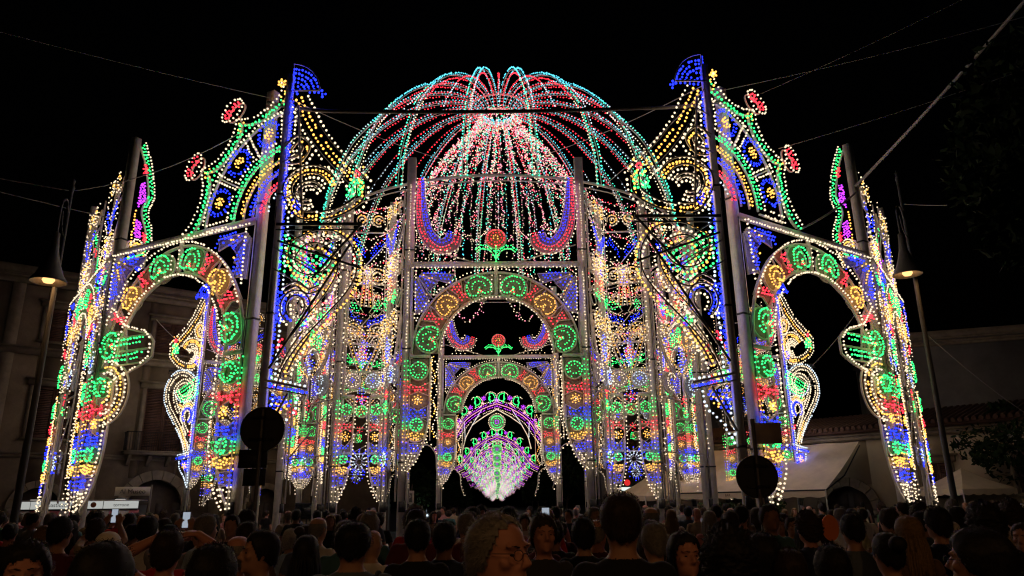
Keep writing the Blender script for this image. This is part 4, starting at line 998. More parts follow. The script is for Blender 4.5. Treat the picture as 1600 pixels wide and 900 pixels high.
# ------------------------------------------------------------------ street lamps
def street_lamp(label, x, y, h, sx, sy, zs, lit=1):
    root = empty('street_lamp', (x, y, 0)); tag(root, label, 'street lamp', 'street lamps of the square')
    m = MB(); m.tube(np.array([[0, 0, 0], [0, 0, 1.2], [0, 0, h*0.5], [0, 0, h]]), [0.11, 0.09, 0.07, 0.045], 10, 'dark_metal_and_shade'); m.lathe([(0.2, 0), (0.2, 0.25), (0.13, 0.5), (0.11, 1.1), (0.0, 1.1)], sides=14, mat='dark_metal_and_shade'); m.lathe([(0.0, h+.22), (.06, h+.12), (.03, h+.02), (.07, h-.06), (.045, h-.2)], sides=10, mat='dark_metal_and_shade'); m.build('pole', root, ('dark_metal_and_shade',))
    m = MB(); m.tube(smooth(np.array([[0, 0, zs+1.9], [sx*0.4, sy*0.4, zs+2.25], [sx, sy, zs+2.0], [sx, sy, zs+1.25]]), 8), 0.03, 8, 'dark_metal_and_shade'); m.tube(smooth(np.array([[0, 0, zs+1.3], [sx*0.5, sy*0.5, zs+1.5], [sx*0.7, sy*0.7, zs+1.9]]), 6), 0.018, 6, 'dark_metal_and_shade'); m.build('swan_neck', root, ('dark_metal_and_shade',))
    m = MB(); m.lathe([(0.02, 1.3), (0.08, 1.25), (0.09, 1.0), (0.12, 0.75), (0.2, 0.45), (0.30, 0.18), (0.39, 0.05), (0.40, 0.0), (0.385, 0.0), (0.29, 0.14), (0.17, 0.4), (0.08, 0.55)], (sx, sy, zs), 28, 'shade_enamel'); sh = m.build('lamp_shade', root, ('shade_enamel',))
    m = MB(); m.lathe([(0.0, -0.03), (0.1, -0.015), (0.14, 0.05), (0.1, 0.16), (0.0, 0.2)], (sx, sy, zs), 12, 'lamp_glow'); m.build('bulb', sh)
street_lamp('bell-shaped street lamp glowing warm on a tall pole at the far left', -10.85, 17.4, 9.75, 0.10, -0.45, 7.02)
street_lamp('bell-shaped street lamp glowing warm on a tall pole right of the pavilion', 12.35, 20.3, 11.3, -0.50, -0.5, 7.98)

street_lamp('assumed bell-shaped street lamp added unseen behind the viewer, left, to light the near crowd', -3.6, -3.2, 8.0, 0.4, 0.4, 5.7)  # assumed lamp out of view, added to light the crowd's camera-facing sides
street_lamp('assumed bell-shaped street lamp added unseen behind the viewer, right, to light the near crowd', 5.0, -3.6, 8.0, -0.4, 0.4, 5.7)  # second assumed lamp, added off-frame to light the near crowd from the right

# ------------------------------------------------------------------ road signs seen from behind
def road_sign(label, x, y, zc, r, plates, h):
    root = empty('road_sign', (x, y, 0)); tag(root, label, 'road sign', 'round road signs seen from behind')
    m = MB(); m.tube(np.array([[0, 0, 0], [0, 0, h]]), 0.03, 10, 'galvanised'); m.build('pole', root, ('galvanised',))
    m = MB(); P = arc(0, zc, r, r, 0, 354, 48); m.prism(P, 0.045, 0.055, 'sign_back'); m.strip(P, 0.02, 0.04, True, 'sign_back', 0.045)
    for z in (zc-r*0.5, zc+r*0.5): m.box((0, 0.035, z), (r*1.2, 0.02, 0.04), 'sign_back'); m.box((0, 0, z), (0.08, 0.08, 0.045), 'sign_back')
    m.build('disc', root)
    for (px, pz, w, hh, mat) in plates:
        m = MB(); m.box((px, 0.05, pz), (w, 0.01, hh), mat); m.box((px, 0.05, pz+hh/2), (w, 0.03, 0.012), mat); m.box((px, 0.05, pz-hh/2), (w, 0.03, 0.012), mat); m.build('plate', root)
road_sign('round road sign seen from behind with two plates below, at the left', -3.32, 10.5, 2.83, 0.30, [(-0.10, 2.42, 0.40, 0.24, 'sign_back'), (-0.06, 2.17, 0.31, 0.22, 'sign_back')], 3.1)
road_sign('round road sign seen from behind beneath a pale pink plate, at the right', 3.66, 10.5, 2.10, 0.285, [(0.22, 2.70, 0.40, 0.28, 'sign_pink')], 2.9)

# ------------------------------------------------------------------ awning, gazebos, hedges
def awning():
    root = empty('awning', (0, 0, 0)); tag(root, 'wide cream awning with scalloped valance stretched from the low house', 'awning')
    A, B, C_, D = [np.array(q, float) for q in ((12.0, 42.2, 4.62), (17.62, 35.85, 4.55), (14.55, 33.3, 2.25), (8.95, 39.65, 2.25))]
    n = 5
    for k in range(n):                    # sewn cloth bays
        u0, u1 = k/n, (k+1)/n; V = []
        for j in range(9):
            t = j/8
            for u in (u0, (u0+u1)/2, u1):
                p = (A+(B-A)*u)*(1-t)+(D+(C_-D)*u)*t; p = p-[0, 0, 0.10*math.sin(PI*t)+0.05*(u == (u0+u1)/2)]; V.append(p)
        m = MB(); F = [[j*3+i, j*3+i+1, (j+1)*3+i+1, (j+1)*3+i] for j in range(8) for i in range(2)]; m.add(V, F, 'canvas_cream'); m.build('cloth_bay', root, ('canvas_cream',))
    e = (C_-D)/np.linalg.norm(C_-D); L = np.linalg.norm(C_-D)
    m = MB(); V = []; F = []; q = 60
    for k in range(q+1):
        p = D+e*L*k/q; sc = 0.26+0.07*abs(math.sin(k/q*PI*11)); V += [p, p-[0, 0, sc]]
    m.add(V, [[2*k, 2*k+2, 2*k+3, 2*k+1] for k in range(q)], 'canvas_cream'); m.build('valance', root)
    m = MB(); m.tube(np.array([D, C_]), 0.035, 8, 'dark_metal_and_shade')
    for k in (0, 0.5, 1):
        p, q2 = A+(B-A)*k, D+(C_-D)*k; m.tube(np.array([p-[0, 0, .2], (p+q2)/2-[0, 0, 0.5], q2-[0, 0, .03]]), 0.03, 6, 'dark_metal_and_shade')
    m.build('arm', root)
    for p in (C_, D):
        m = MB(); m.tube(np.array([[p[0], p[1], 0], [p[0], p[1], 2.25]]), 0.035, 8, 'canvas_white'); m.build('pole', root)
    for k, (u, txt) in enumerate(((0.42, 'BAR'), (0.66, 'Bar'))):
        add_text(txt, D+e*L*u-[0, 0, 0.20], math.atan2(e[1], e[0]), 0.16, 'shutter', root)
def add_text(txt, loc, rz, size, mat, parent, name='lettering', dy=-0.012):
    cu = bpy.data.curves.new(name, 'FONT'); cu.body = txt; cu.size = size; cu.extrude = 0.002; cu.align_x = 'CENTER'
    o = bpy.data.objects.new(name, cu); COL.objects.link(o)
    o.rotation_euler = (PI/2, 0, rz); n = np.array([math.sin(rz), -math.cos(rz), 0])*0.015
    o.location = np.array(loc, float)+n; cu.materials.append(MATS[mat])
    dg = bpy.context.evaluated_depsgraph_get(); me = bpy.data.meshes.new_from_object(o.evaluated_get(dg)); q = bpy.data.objects.new(name, me); COL.objects.link(q)
    q.location = o.location; q.rotation_euler = o.rotation_euler; q.parent = parent; bpy.data.objects.remove(o)
    return q
awning()
def gazebo(label, x, y, hw, ez, az, rz=0.0):
    root = empty('gazebo', (x, y, 0), rz); tag(root, label, 'gazebo', 'pale market gazebos')
    cor = [np.array([sx*hw, sy*hw, ez]) for sx, sy in ((-1, -1), (1, -1), (1, 1), (-1, 1))]
    for k in range(4):
        a, b = cor[k], cor[(k+1) % 4]; ap = np.array([0, 0, az]); V = []
        for j in range(7):
            t = j/6
            for u in np.linspace(0, 1, 5): p = (a+(b-a)*u)*(1-t)+ap*t; p = p-[0, 0, 0.22*math.sin(PI*t)*(az-ez)*0.5]; V.append(p)
        m = MB(); m.add(V, [[j*5+i, j*5+i+1, (j+1)*5+i+1, (j+1)*5+i] for j in range(6) for i in range(4)], 'canvas_cream'); m.build('roof_panel', root, ('canvas_cream',))
        V = []; q = 24
        for i in range(q+1): p = a+(b-a)*i/q; V += [p*[1.003, 1.003, 1], p*[1.003, 1.003, 1]-[0, 0, 0.2+0.07*abs(math.sin(i/q*PI*6))]]
        m = MB(); m.add(V, [[2*i, 2*i+2, 2*i+3, 2*i+1] for i in range(q)], 'canvas_cream'); m.build('valance', root)
        m = MB(); m.tube(np.array([[a[0], a[1], 0], a]), 0.03, 8, 'canvas_white'); m.build('pole', root)
gazebo('pale gazebo with peaked cloth roof left of the wide awning', 9.0, 41.5, 2.1, 2.15, 3.7, 0.3)
gazebo('small white gazebo between the outermost right portal and the kiosk', 20.6, 33.0, 1.5, 2.2, 3.1, 0.2)
def hedge(label, a, b, h, w, seed):
    root = empty('hedge', ((a[0]+b[0])/2, (a[1]+b[1])/2, 0), math.atan2(b[1]-a[1], b[0]-a[0])); tag(root, label, 'hedge', 'hedges by the awning')
    L = math.dist(a, b); rg = np.random.default_rng(seed); n = int(L*420)
    C = np.stack([rg.uniform(-L/2, L/2, n), rg.uniform(-w/2, w/2, n), h*rg.uniform(0.15, 1, n)**0.7], 1)
    d = rg.normal(0, 1, (n, 3)); d /= np.linalg.norm(d, axis=1, keepdims=True); e = np.cross(d, rg.normal(0, 1, (n, 3))); e /= np.linalg.norm(e, axis=1, keepdims=True); s = 0.10*rg.uniform(.6, 1.3, (n, 1))
    m = MB(); m.add(np.stack([C-d*s, C+e*s*.5, C+d*s, C-e*s*.5], 1).reshape(-1, 3), np.arange(4*n).reshape(-1, 4), 'leaf'); o = m.build('foliage', root)
    m = MB()
    for x in np.arange(-L/2+.2, L/2, 0.5): m.tube(np.array([[x, 0, 0], [x+.05, .03, h*.8]]), [.03, .012], 5, 'bark')
    m.build('stems', root)
hedge('clipped green hedge under the wide awning', (10.3, 38.0), (13.2, 34.8), 1.75, 0.7, 3)
hedge('short green hedge beside the pale gazebo', (7.3, 38.6), (9.2, 38.2), 1.6, 0.6, 4)

# ------------------------------------------------------------------ stalls, signs, small lights
def stall():
    rz = 0.20; root = empty('sweet_stall', (-21.2, 37.2, 0), rz); tag(root, 'long sweets stall with lit sign board and pink and white scalloped awning', 'market stall')
    for x0, x1, nm in ((-3.9, -1.25, 'sign_board'), (-1.2, 1.95, 'sign_board'), (2.0, 3.55, 'sign_board')):
        m = MB(); m.box(((x0+x1)/2, 0, 2.02), (x1-x0, 0.08, 0.36), 'backlit_board'); o = m.build(nm, root)
    for txt, x, sz in (('dolciumi', -2.5, 0.26), ('pasticceria', 0.1, 0.26), ('torrone', 2.8, 0.22)): add_text(txt, np.array([x, -0.05, 1.94]), 0.0, sz, 'ink', root)
    m = MB(); m.prism(arc(1.55, 2.02, 0.13, 0.13, 0, 340, 18), -0.055, -0.045, 'orange_fascia'); m.build('sign_emblem', root)
    m = MB(); m.box((-0.2, -0.03, 1.80), (7.5, 0.12, 0.05), 'iron'); m.build('rail', root)
    for k in range(17):
        x = -3.85+k*0.44; V = [[x, -0.02, 1.77], [x+0.44, -0.02, 1.77]]
        V += [[x+0.22+0.22*math.cos(t), -0.12-0.05, 1.60-0.16*math.sin(t)] for t in np.linspace(0, PI, 9)]
        m = MB(); m.add(np.array(V), [[0, 1, 2], *[[0, i, i+1] for i in range(2, 10)]], 'awning_pink' if k % 2 == 0 else 'awning_white'); m.build('awning_scallop', root)
    m = MB(); m.box((-0.2, 0.6, 0.5), (7.4, 0.9, 1.0), 'wood_door'); m.box((-0.2, 1.9, 1.0), (7.4, 0.1, 2.0), 'dark_plaster'); m.build('counter', root)
    m = MB(); m.box((-0.2, 0.8, 2.22), (7.5, 1.9, 0.06), 'canvas_white'); m.build('roof', root)
    for x in (-3.9, 3.5):
        m = MB(); m.box((x, 0.1, 1.1), (0.06, 0.06, 2.2), 'iron'); m.build('post', root)
    for x in (-2.8, -0.9, 1.0, 2.8):
        m = MB(); m.box((x, -0.35, 2.30), (0.5, 0.08, 0.05), 'iron'); m.box((x, -0.35, 2.268), (0.46, 0.05, 0.012), 'stall_light'); m.build('strip_lamp', root)
stall()
def street_name():
    root = empty('street_name_sign', (-10.1, 21.2, 0), 0.25); tag(root, 'white street name sign on a thin post before the arched doorway', 'street sign')
    m = MB(); m.tube(np.array([[0.46, 0, 0], [0.46, 0, 2.42]]), 0.025, 8, 'galvanised'); m.build('pole', root)
    m = MB(); m.box((0, 0, 2.25), (0.9, 0.03, 0.24), 'sign_white'); m.build('plate', root); add_text('Al Museo', np.array([0.0, -0.02, 2.19]), 0.0, 0.17, 'ink', root)
street_name()
def kiosk():
    root = empty('kiosk', (27.5, 36.5, 0), -0.05); tag(root, 'kiosk with orange tiled eave and glowing orange and green counter, far right', 'kiosk')
    m = MB(); m.box((0, 1.6, 0.55), (8, 3, 1.1), 'cream_plaster'); m.box((0, 3.0, 1.3), (8, 0.2, 2.6), 'cream_plaster'); m.box((0, -0.3, 1.95), (8.2, 0.15, 0.55), 'canvas_white'); m.build('wall', root)
    m = MB(); m.box((0, -0.5, 2.4), (8.6, 0.3, 0.32), 'orange_fascia'); m.box((0, 1.4, 2.62), (8.6, 4.0, 0.12), 'roof_tile'); m.build('eave', root)
    for x, w, c in ((-2.7, 0.8, 'stall_orange'), (-1.5, 0.9, 'stall_light'), (0.4, 1.6, 'stall_green'), (2.6, 1.6, 'stall_green')):
        m = MB(); m.box((x, 0.05, 1.45), (w, 0.05, 0.42), c); m.build('lit_panel', root)
    for x in (-3.9, -1.9, 4.0):
        m = MB(); m.tube(np.array([[x, -0.5, 0], [x, -0.5, 2.3]]), 0.06, 8, 'galvanised'); m.build('post', root)
kiosk()
def pole_panel(name, label, cat, x, y, z0, z1, w, mats, rz=0.0):
    root = empty(name, (x, y, 0), rz); tag(root, label, cat)
    m = MB(); m.tube(np.array([[0, 0.05, 0], [0, 0.05, z1]]), 0.04, 8, 'dark_metal_and_shade'); m.build('pole', root)
    return root
r_ = pole_panel('parking_sign', 'small square parking plate on a post left of the avenue', 'road sign', -5.1, 44.0, 1.6, 2.8, 0.5, None)
m = MB(); m.box((0, 0, 2.15), (0.56, 0.03, 0.98), 'sign_white'); m.build('plate', r_); m = MB(); m.box((0, -0.02, 2.25), (0.36, 0.01, 0.5), 'galvanised'); m.build('inner_field', r_); add_text('P', np.array([0, -0.03, 2.08]), 0.0, 0.5, 'sign_white', r_); m = MB(); m.box((0.02, -0.025, 1.78), (0.28, 0.01, 0.09), 'ink'); m.build('car_symbol', r_)
r_ = pole_panel('pharmacy_sign', 'small lit red sign with a white bar beneath, right of the avenue', 'lit sign', 8.2, 47.5, 1.6, 3.6, 0.5, None)
m = MB(); P = arc(0, 3.05, 0.19, 0.19, 0, 354, 20); m.prism(P, -0.06, -0.01, 'led_red'); m.build('red_disc', r_); m = MB(); m.box((0, -0.03, 2.66), (0.78, 0.06, 0.22), 'led_white'); m.build('white_bar', r_); m = MB(); m.box((0, 0.03, 2.9), (1.0, 0.05, 1.3), 'ink'); m.build('backing', r_)
r_ = pole_panel('screen_board', 'blank black display board on a stand below the left lit legs', 'screen', -8.7, 35.0, 1.1, 1.3, 1.0, None)
m = MB(); m.box((0, 0, 1.62), (1.08, 0.08, 0.72), 'ink'); m.box((0, -0.045, 1.62), (1.0, 0.01, 0.64), 'glass_dark'); m.build('display', r_)
r_ = pole_panel('flood_light', 'bright white floodlight far off left of the avenue', 'flood light', -5.2, 56.0, 0, 1.6, 0, None)
m = MB(); m.lathe([(0.0, 0), (0.12, 0.02), (0.16, 0.08), (0.12, 0.15), (0, 0.17)], (0, -0.1, 1.05), 12, 'flood'); m.build('bulb', r_); m = MB(); m.box((0, 0.05, 1.12), (0.5, 0.12, 0.4), 'dark_metal_and_shade'); m.build('housing', r_)
r_ = pole_panel('wall_lamp_post', 'small warm lamp in the right back portal corner', 'street lamp', 10.6, 44.5, 0, 8.3, 0, None)
m = MB(); m.lathe([(0, 0), (0.12, 0.03), (0.16, 0.12), (0.1, 0.24), (0, 0.26)], (-0.1, -0.3, 8.05), 12, 'lamp_glow'); m.build('bulb', r_); m = MB(); m.lathe([(0.03, 0.5), (0.1, 0.4), (0.3, 0.16), (0.28, 0.14), (.05, .3)], (-0.1, -0.3, 8.05), 14, 'dark_metal_and_shade'); m.build('lamp_shade', r_)

# ------------------------------------------------------------------ cables overhead
def wire(label, pts, drop, r=0.012, mat='steel_cable', name='overhead_cable', n=30):
    m = MB(); allp = []
    for a, b in zip(pts[:-1], pts[1:]): allp.append(sag(a, b, drop, n))
    m.tube(np.vstack([allp[0]]+[q[1:] for q in allp[1:]]), r, 6, mat); o = m.build(name); tag(o, label, 'cable', 'cables strung over the square'); return o
wire('thick black cable slung across in front of the dome between the tall posts', [(-6.3, 18.05, 12.55), (-4.3, 17.5, 11.95), (3.9, 17.4, 11.98), (6.42, 17.8, 12.45)], 0.06, 0.05, 'cable')
wire('thick rope rising to the upper right from the right portal post', [(11.5, 21.2, 11.4), (14.0, 13.0, 14.8)], 0.15, 0.045)
wire('rope from the right portal post down to its arch', [(11.5, 21.2, 11.2), (8.7, 19.5, 9.25)], 0.1, 0.03)
wire('thin wire from the left fan flower off to the left lamp', [(-7.2, 18.6, 11.9), (-10.85, 17.4, 9.6), (-30, 12, 12.5)], 0.3)
wire('thin wire crossing the sky from the left plume', [(-6.2, 18.1, 12.7), (-22, 14, 15.5)], 0.25, 0.009)
wire('thin wire between the left plume and the dome', [(-5.5, 17.7, 12.4), (-1.5, 26.0, 14.6)], 0.15, 0.009)
wire('thin wire between the right plume and the dome', [(5.7, 17.2, 12.6), (2.0, 26.0, 15.0)], 0.15, 0.012)
wire('second thin wire from the right plume toward the dome ring', [(5.7, 17.2, 12.5), (3.9, 23.6, 12.6)], 0.1, 0.012)
wire('upper thin wire from the right fan flower off to the right', [(7.9, 19.0, 13.4), (21, 15, 19.0)], 0.3, 0.010)
wire('middle thin wire from the right post off to the right', [(6.42, 18.0, 12.9), (22, 16, 16.6)], 0.3, 0.010)
wire('lower thin wire from the right fan out past the big tree', [(8.4, 19.4, 11.8), (24, 17.5, 17.0)], 0.3, 0.010)
wire('wire from the far left pole sloping to the left portal post', [(-26, 16, 13.5), (-11.4, 20.9, 10.2)], 0.3, 0.012)
wire('double wire drooping from the right lamp post toward the kiosk', [(12.35, 20.3, 6.4), (19.5, 24.0, 3.2)], 0.35, 0.014)
wire('wire from the right lamp pole up to the tree', [(12.35, 20.3, 10.4), (15.0, 17.0, 9.4)], 0.2, 0.010)
wire('wire inside the left arch running to the far wing', [(-9.6, 20.2, 6.9), (-15.0, 37.2, 9.6)], 0.3, 0.012)
wire('wire inside the right arch running to the far wing', [(11.0, 21.0, 7.4), (13.2, 30.0, 7.2)], 0.1, 0.012)
# ------------------------------------------------------------------ people
SKIN = [principled('skin_%s' % n, c, 0.55, spec=0.3) for n, c in (('fair', (0.42, 0.24, 0.17)), ('tan', (0.34, 0.18, 0.12)), ('ruddy', (0.42, 0.19, 0.14)), ('brown', (0.22, 0.11, 0.07)))]
HAIR = {n: principled('hair_'+n, c, 0.6, spec=0.2, noise=0.45, nscale=60) for n, c in (('black', (0.012, 0.010, 0.009)), ('brown', (0.035, 0.020, 0.012)), ('grey', (0.20, 0.19, 0.18)), ('white', (0.45, 0.43, 0.40)), ('blonde', (0.20, 0.12, 0.05)))}
CLO = {n: principled('cloth_'+n.replace(' ', '_'), c, 0.9, noise=0.18, nscale=14, bump=0.2, bscale=18) for n, c in (
    ('black', (0.010, 0.010, 0.011)), ('charcoal', (0.035, 0.035, 0.04)), ('slate blue', (0.09, 0.115, 0.16)), ('navy', (0.018, 0.026, 0.06)), ('white', (0.72, 0.70, 0.66)), ('light blue', (0.36, 0.48, 0.66)),
    ('blue', (0.05, 0.20, 0.65)), ('red', (0.50, 0.03, 0.035)), ('yellow', (0.72, 0.56, 0.06)), ('maroon', (0.10, 0.015, 0.02)), ('beige', (0.36, 0.29, 0.20)), ('grey', (0.18, 0.18, 0.18)), ('green', (0.05, 0.13, 0.06)), ('pink', (0.45, 0.20, 0.22)), ('teal', (0.05, 0.13, 0.14)), ('brown', (0.12, 0.07, 0.04)))}
principled('shoe', (0.02, 0.02, 0.02), 0.5)
principled('spectacles', (0.02, 0.02, 0.02), 0.3)
principled('orange_card', (0.75, 0.20, 0.05), 0.6)
principled('cap_white', (0.60, 0.57, 0.52), 0.9)
emitter('phone_screen', (0.75, 0.85, 1.0), 0.22)
SHOULD, HEADZ = 1.42, 1.62
def head_rings():
    """front faces -y; rings of (z, half width, depth back, depth front, y shift)"""
    return [(1.475, .052, .05, .05, .01), (1.505, .055, .055, .058, .01), (1.528, .056, .06, .082, .0), (1.545, .060, .07, .098, -.004), (1.565, .066, .082, .100, -.004), (1.59, .071, .094, .098, -.002), (1.615, .075, .101, .096, 0),
            (1.645, .077, .105, .095, 0), (1.675, .077, .105, .094, 0), (1.70, .074, .101, .089, 0), (1.722, .066, .09, .078, 0), (1.738, .052, .07, .06, 0), (1.748, .032, .042, .036, 0), (1.752, .008, .01, .01, 0)]
def ellip(m, c, r, n=10):
    th = np.linspace(0, PI, n+1); ph = np.arange(2*n)*PI/n
    V = np.array([[c[0]+r[0]*math.sin(t)*math.cos(p), c[1]+r[1]*math.sin(t)*math.sin(p), c[2]+r[2]*math.cos(t)] for t in th for p in ph]); q = 2*n
    m.add(V, [[i*q+k, i*q+(k+1) % q, (i+1)*q+(k+1) % q, (i+1)*q+k] for i in range(n) for k in range(q)], 'skin_fair')
def loft(m, rings, n=28):
    V = []
    for z, hw, db, df, ys in rings:
        for k in range(n):
            t = 2*PI*k/n; s = math.sin(t)
            V.append([hw*math.cos(t), ys+(db if s > 0 else df)*s, z])
    V = np.array(V); R = len(rings)
    m.add(V, [[i*n+k, i*n+(k+1) % n, (i+1)*n+(k+1) % n, (i+1)*n+k] for i in range(R-1) for k in range(n)], 'skin_fair')
    for i in (0, R-1):
        c = V[i*n:(i+1)*n].mean(0); W = np.vstack([V[i*n:(i+1)*n], c]); m.add(W, [[k, (k+1) % n, n] for k in range(n)], 'skin_fair')
def limb(m, pts, rad, sides=12):
    m.tube(smooth(np.array(pts), 6), np.interp(np.linspace(0, 1, (len(pts)-1)*6+1), np.linspace(0, 1, len(rad)), rad), sides, 'skin_fair')
    for p, r in ((pts[0], rad[0]), (pts[-1], rad[-1])): ellip(m, p, (r*1.02,)*3, 6)
def hand(m, w, d, up, side, curl=0.35):
    """palm from the wrist w along d; 'up' = back of the hand; side = +1 if the thumb lies along cross(d, up)"""
    w, d, up = [np.array(q, float) for q in (w, d, up)]; d /= np.linalg.norm(d); s = np.cross(d, up); s /= np.linalg.norm(s); up = np.cross(s, d); s = s*side
    for k in np.linspace(-0.028, 0.028, 4): m.tube(np.array([w+s*k*0.6, w+d*0.045+s*k, w+d*0.088+s*k]), [0.016, 0.017, 0.014], 8, 'skin_fair')
    for k, (o, L) in enumerate(((0.030, 0.068), (0.010, 0.076), (-0.011, 0.070), (-0.031, 0.055))):
        b = w+d*0.088+s*o; a1 = curl; p1 = b+(d*math.cos(a1)-up*math.sin(a1))*L*0.45; a2 = curl*2.3; p2 = p1+(d*math.cos(a2)-up*math.sin(a2))*L*0.32; a3 = curl*3.2; p3 = p2+(d*math.cos(a3)-up*math.sin(a3))*L*0.25
        m.tube(np.array([b-d*0.02, b, p1, p2, p3]), [0.010, 0.0098, 0.009, 0.0082, 0.007], 7, 'skin_fair')
    b = w+d*0.03+s*0.026; m.tube(np.array([b-s*0.01, b+s*0.022+d*0.02-up*0.006, b+s*0.034+d*0.048-up*0.014, b+s*0.036+d*0.07-up*0.022]), [0.014, 0.0125, 0.0105, 0.008], 7, 'skin_fair')
ARMS = {   # shoulder, elbow, wrist offsets for the right arm (x > 0), mirrored for the left; hand direction, hand back
    'down': ((.185, .01, 1.40), (.245, .04, 1.11), (.25, -.04, .86), (0, -.1, -1), (1, 0, 0)),
    'up': ((.18, 0, 1.42), (.25, -.20, 1.52), (.09, -.36, 1.70), (-.35, -.25, 1), (.3, .9, .3)),
    'head': ((.18, 0, 1.43), (.36, -.10, 1.60), (.12, -.20, 1.74), (-1, -.1, .15), (.1, .2, 1)),
    'fold': ((.185, .01, 1.40), (.24, .03, 1.12), (.05, -.20, 1.13), (-1, -.1, .05), (.1, -1, .2)),
}
BODIES = {}
def body(key, right='down', left='down', vox=0.014, female=False, face=True):
    m = MB(); seg = []
    f = female
    loft(m, [(0.82, .10, .09, .08, 0), (0.88, .165 if not f else .175, .125, .10, .0), (0.96, .168 if not f else .18, .13, .11, 0), (1.06, .155 if not f else .145, .105, .115, 0), (1.14, .152 if not f else .135, .10, .115, 0),
             (1.24, .170 if not f else .150, .115, .125 if not f else .14, 0), (1.32, .182 if not f else .160, .12, .125 if not f else .14, 0.0), (1.40, .172 if not f else .155, .105, .095, 0.005), (1.445, .125, .08, .07, 0.008), (1.48, .068, .06, .055, .01), (1.51, .054, .052, .052, .01)])
    loft(m, head_rings())
    if face:
        m.tube(np.array([[0, -.092, 1.655], [0, -.108, 1.635], [0, -.122, 1.612], [0, -.113, 1.598]]), [.010, .012, .017, .012], 8, 'skin_fair')
        for s in (-1, 1):
            ellip(m, (s*.036, -.086, 1.668), (.030, .014, .009), 6); ellip(m, (s*.048, -.072, 1.615), (.022, .02, .02), 6); ellip(m, (s*.012, -.104, 1.60), (.010, .010, .008), 6)
            ellip(m, (s*.080, .010, 1.632), (.010, .018, .032), 6)
        ellip(m, (0, -.098, 1.572), (.026, .012, .0065), 6); ellip(m, (0, -.096, 1.560), (.022, .012, .007), 6); ellip(m, (0, -.092, 1.535), (.022, .016, .015), 6)
    for s, pose in ((1, right), (-1, left)):
        a, b, c, hd, hb = [np.array(q, float)*[s, 1, 1] for q in ARMS[pose]]
        limb(m, [a-[s*.03, 0, .0], a+(b-a)*.4, b], [.062, .050, .042]); limb(m, [b, b+(c-b)*.35, c], [.042, .042, .027]); hand(m, c, hd, hb, -s if pose in ('up',) else s)
        seg += [(a, b, .05, 'sleeve'), (b, c, .035, 'skin'), (c, c+hd/np.linalg.norm(hd)*.17, .03, 'skin')]
        limb(m, [(s*.085, 0, .90), (s*.10, -.01, .68), (s*.105, -.01, .50)], [.088, .075, .058]); limb(m, [(s*.105, -.01, .50), (s*.11, .015, .34), (s*.11, .02, .09)], [.056, .055, .036])
        limb(m, [(s*.11, .045, .045), (s*.115, -.06, .04), (s*.12, -.15, .03)], [.042, .042, .03])
    raw = m.build('raw_body'); me0 = raw.data
    md = raw.modifiers.new('r', 'REMESH'); md.mode = 'VOXEL'; md.voxel_size = vox; md.use_smooth_shade = True
    sm = raw.modifiers.new('s', 'SMOOTH'); sm.factor = 0.5; sm.iterations = 3
    dg = bpy.context.evaluated_depsgraph_get(); me = bpy.data.meshes.new_from_object(raw.evaluated_get(dg)); me.name = 'person'
    bpy.data.objects.remove(raw); bpy.data.meshes.remove(me0)
    me.materials.clear()
    for q in ('skin_fair', 'cloth_black', 'cloth_charcoal', 'shoe'): me.materials.append(MATS[q])
    n = len(me.polygons); cen = np.zeros(n*3); me.polygons.foreach_get('center', cen); cen = cen.reshape(-1, 3)
    lab = np.where(cen[:, 2] > 1.475, 0, np.where(cen[:, 2] > 0.86, 1, np.where(cen[:, 2] > 0.085, 2, 3)))
    best = np.full(n, 1e9)
    tor = np.abs(np.hypot(np.maximum(np.abs(cen[:, 0])-.12, 0), cen[:, 1])-.1)       # stay with the trunk when that is nearer
    for a, b, r, kind in seg:
        ab = b-a; t = np.clip(((cen-a)@ab)/(ab@ab), 0, 1); d = np.linalg.norm(cen-(a+t[:, None]*ab), axis=1)-r
        hit = (d < best) & (d < 0.03) & ((np.abs(cen[:, 0]) > 0.19) | (cen[:, 1] < -0.15) | (cen[:, 2] > 1.52)); best = np.where(hit, d, best)
        lab = np.where(hit, np.where((t < 0.62) if kind == 'sleeve' else False, 1, 0), lab)
    lab = np.where((cen[:, 2] > 1.478) & (np.hypot(cen[:, 0], cen[:, 1]) < 0.13), 0, lab)
    me.polygons.foreach_set('material_index', lab.astype(np.int32)); me.polygons.foreach_set('use_smooth', np.ones(n, bool))
    BODIES[key] = me; return me
HAIRS = {}
LINE = {'short': (1.545, 1.585, 1.60, 1.645, 1.698, 1.705), 'thick': (1.525, 1.56, 1.60, 1.645, 1.69, 1.698), 'receding': (1.54, 1.58, 1.605, 1.67, 1.722, 1.735), 'fringe': (1.545, 1.585, 1.61, 1.66, 1.9, 1.9),
        'long': (1.50, 1.50, 1.55, 1.63, 1.70, 1.707), 'curly': (1.515, 1.53, 1.58, 1.63, 1.69, 1.70), 'bun': (1.55, 1.60, 1.615, 1.655, 1.70, 1.71), 'cap': (1.675, 1.68, 1.685, 1.685, 1.685, 1.685)}
THICK = {'short': 0.011, 'thick': 0.019, 'receding': 0.012, 'fringe': 0.006, 'long': 0.016, 'curly': 0.032, 'bun': 0.010, 'cap': 0.016}
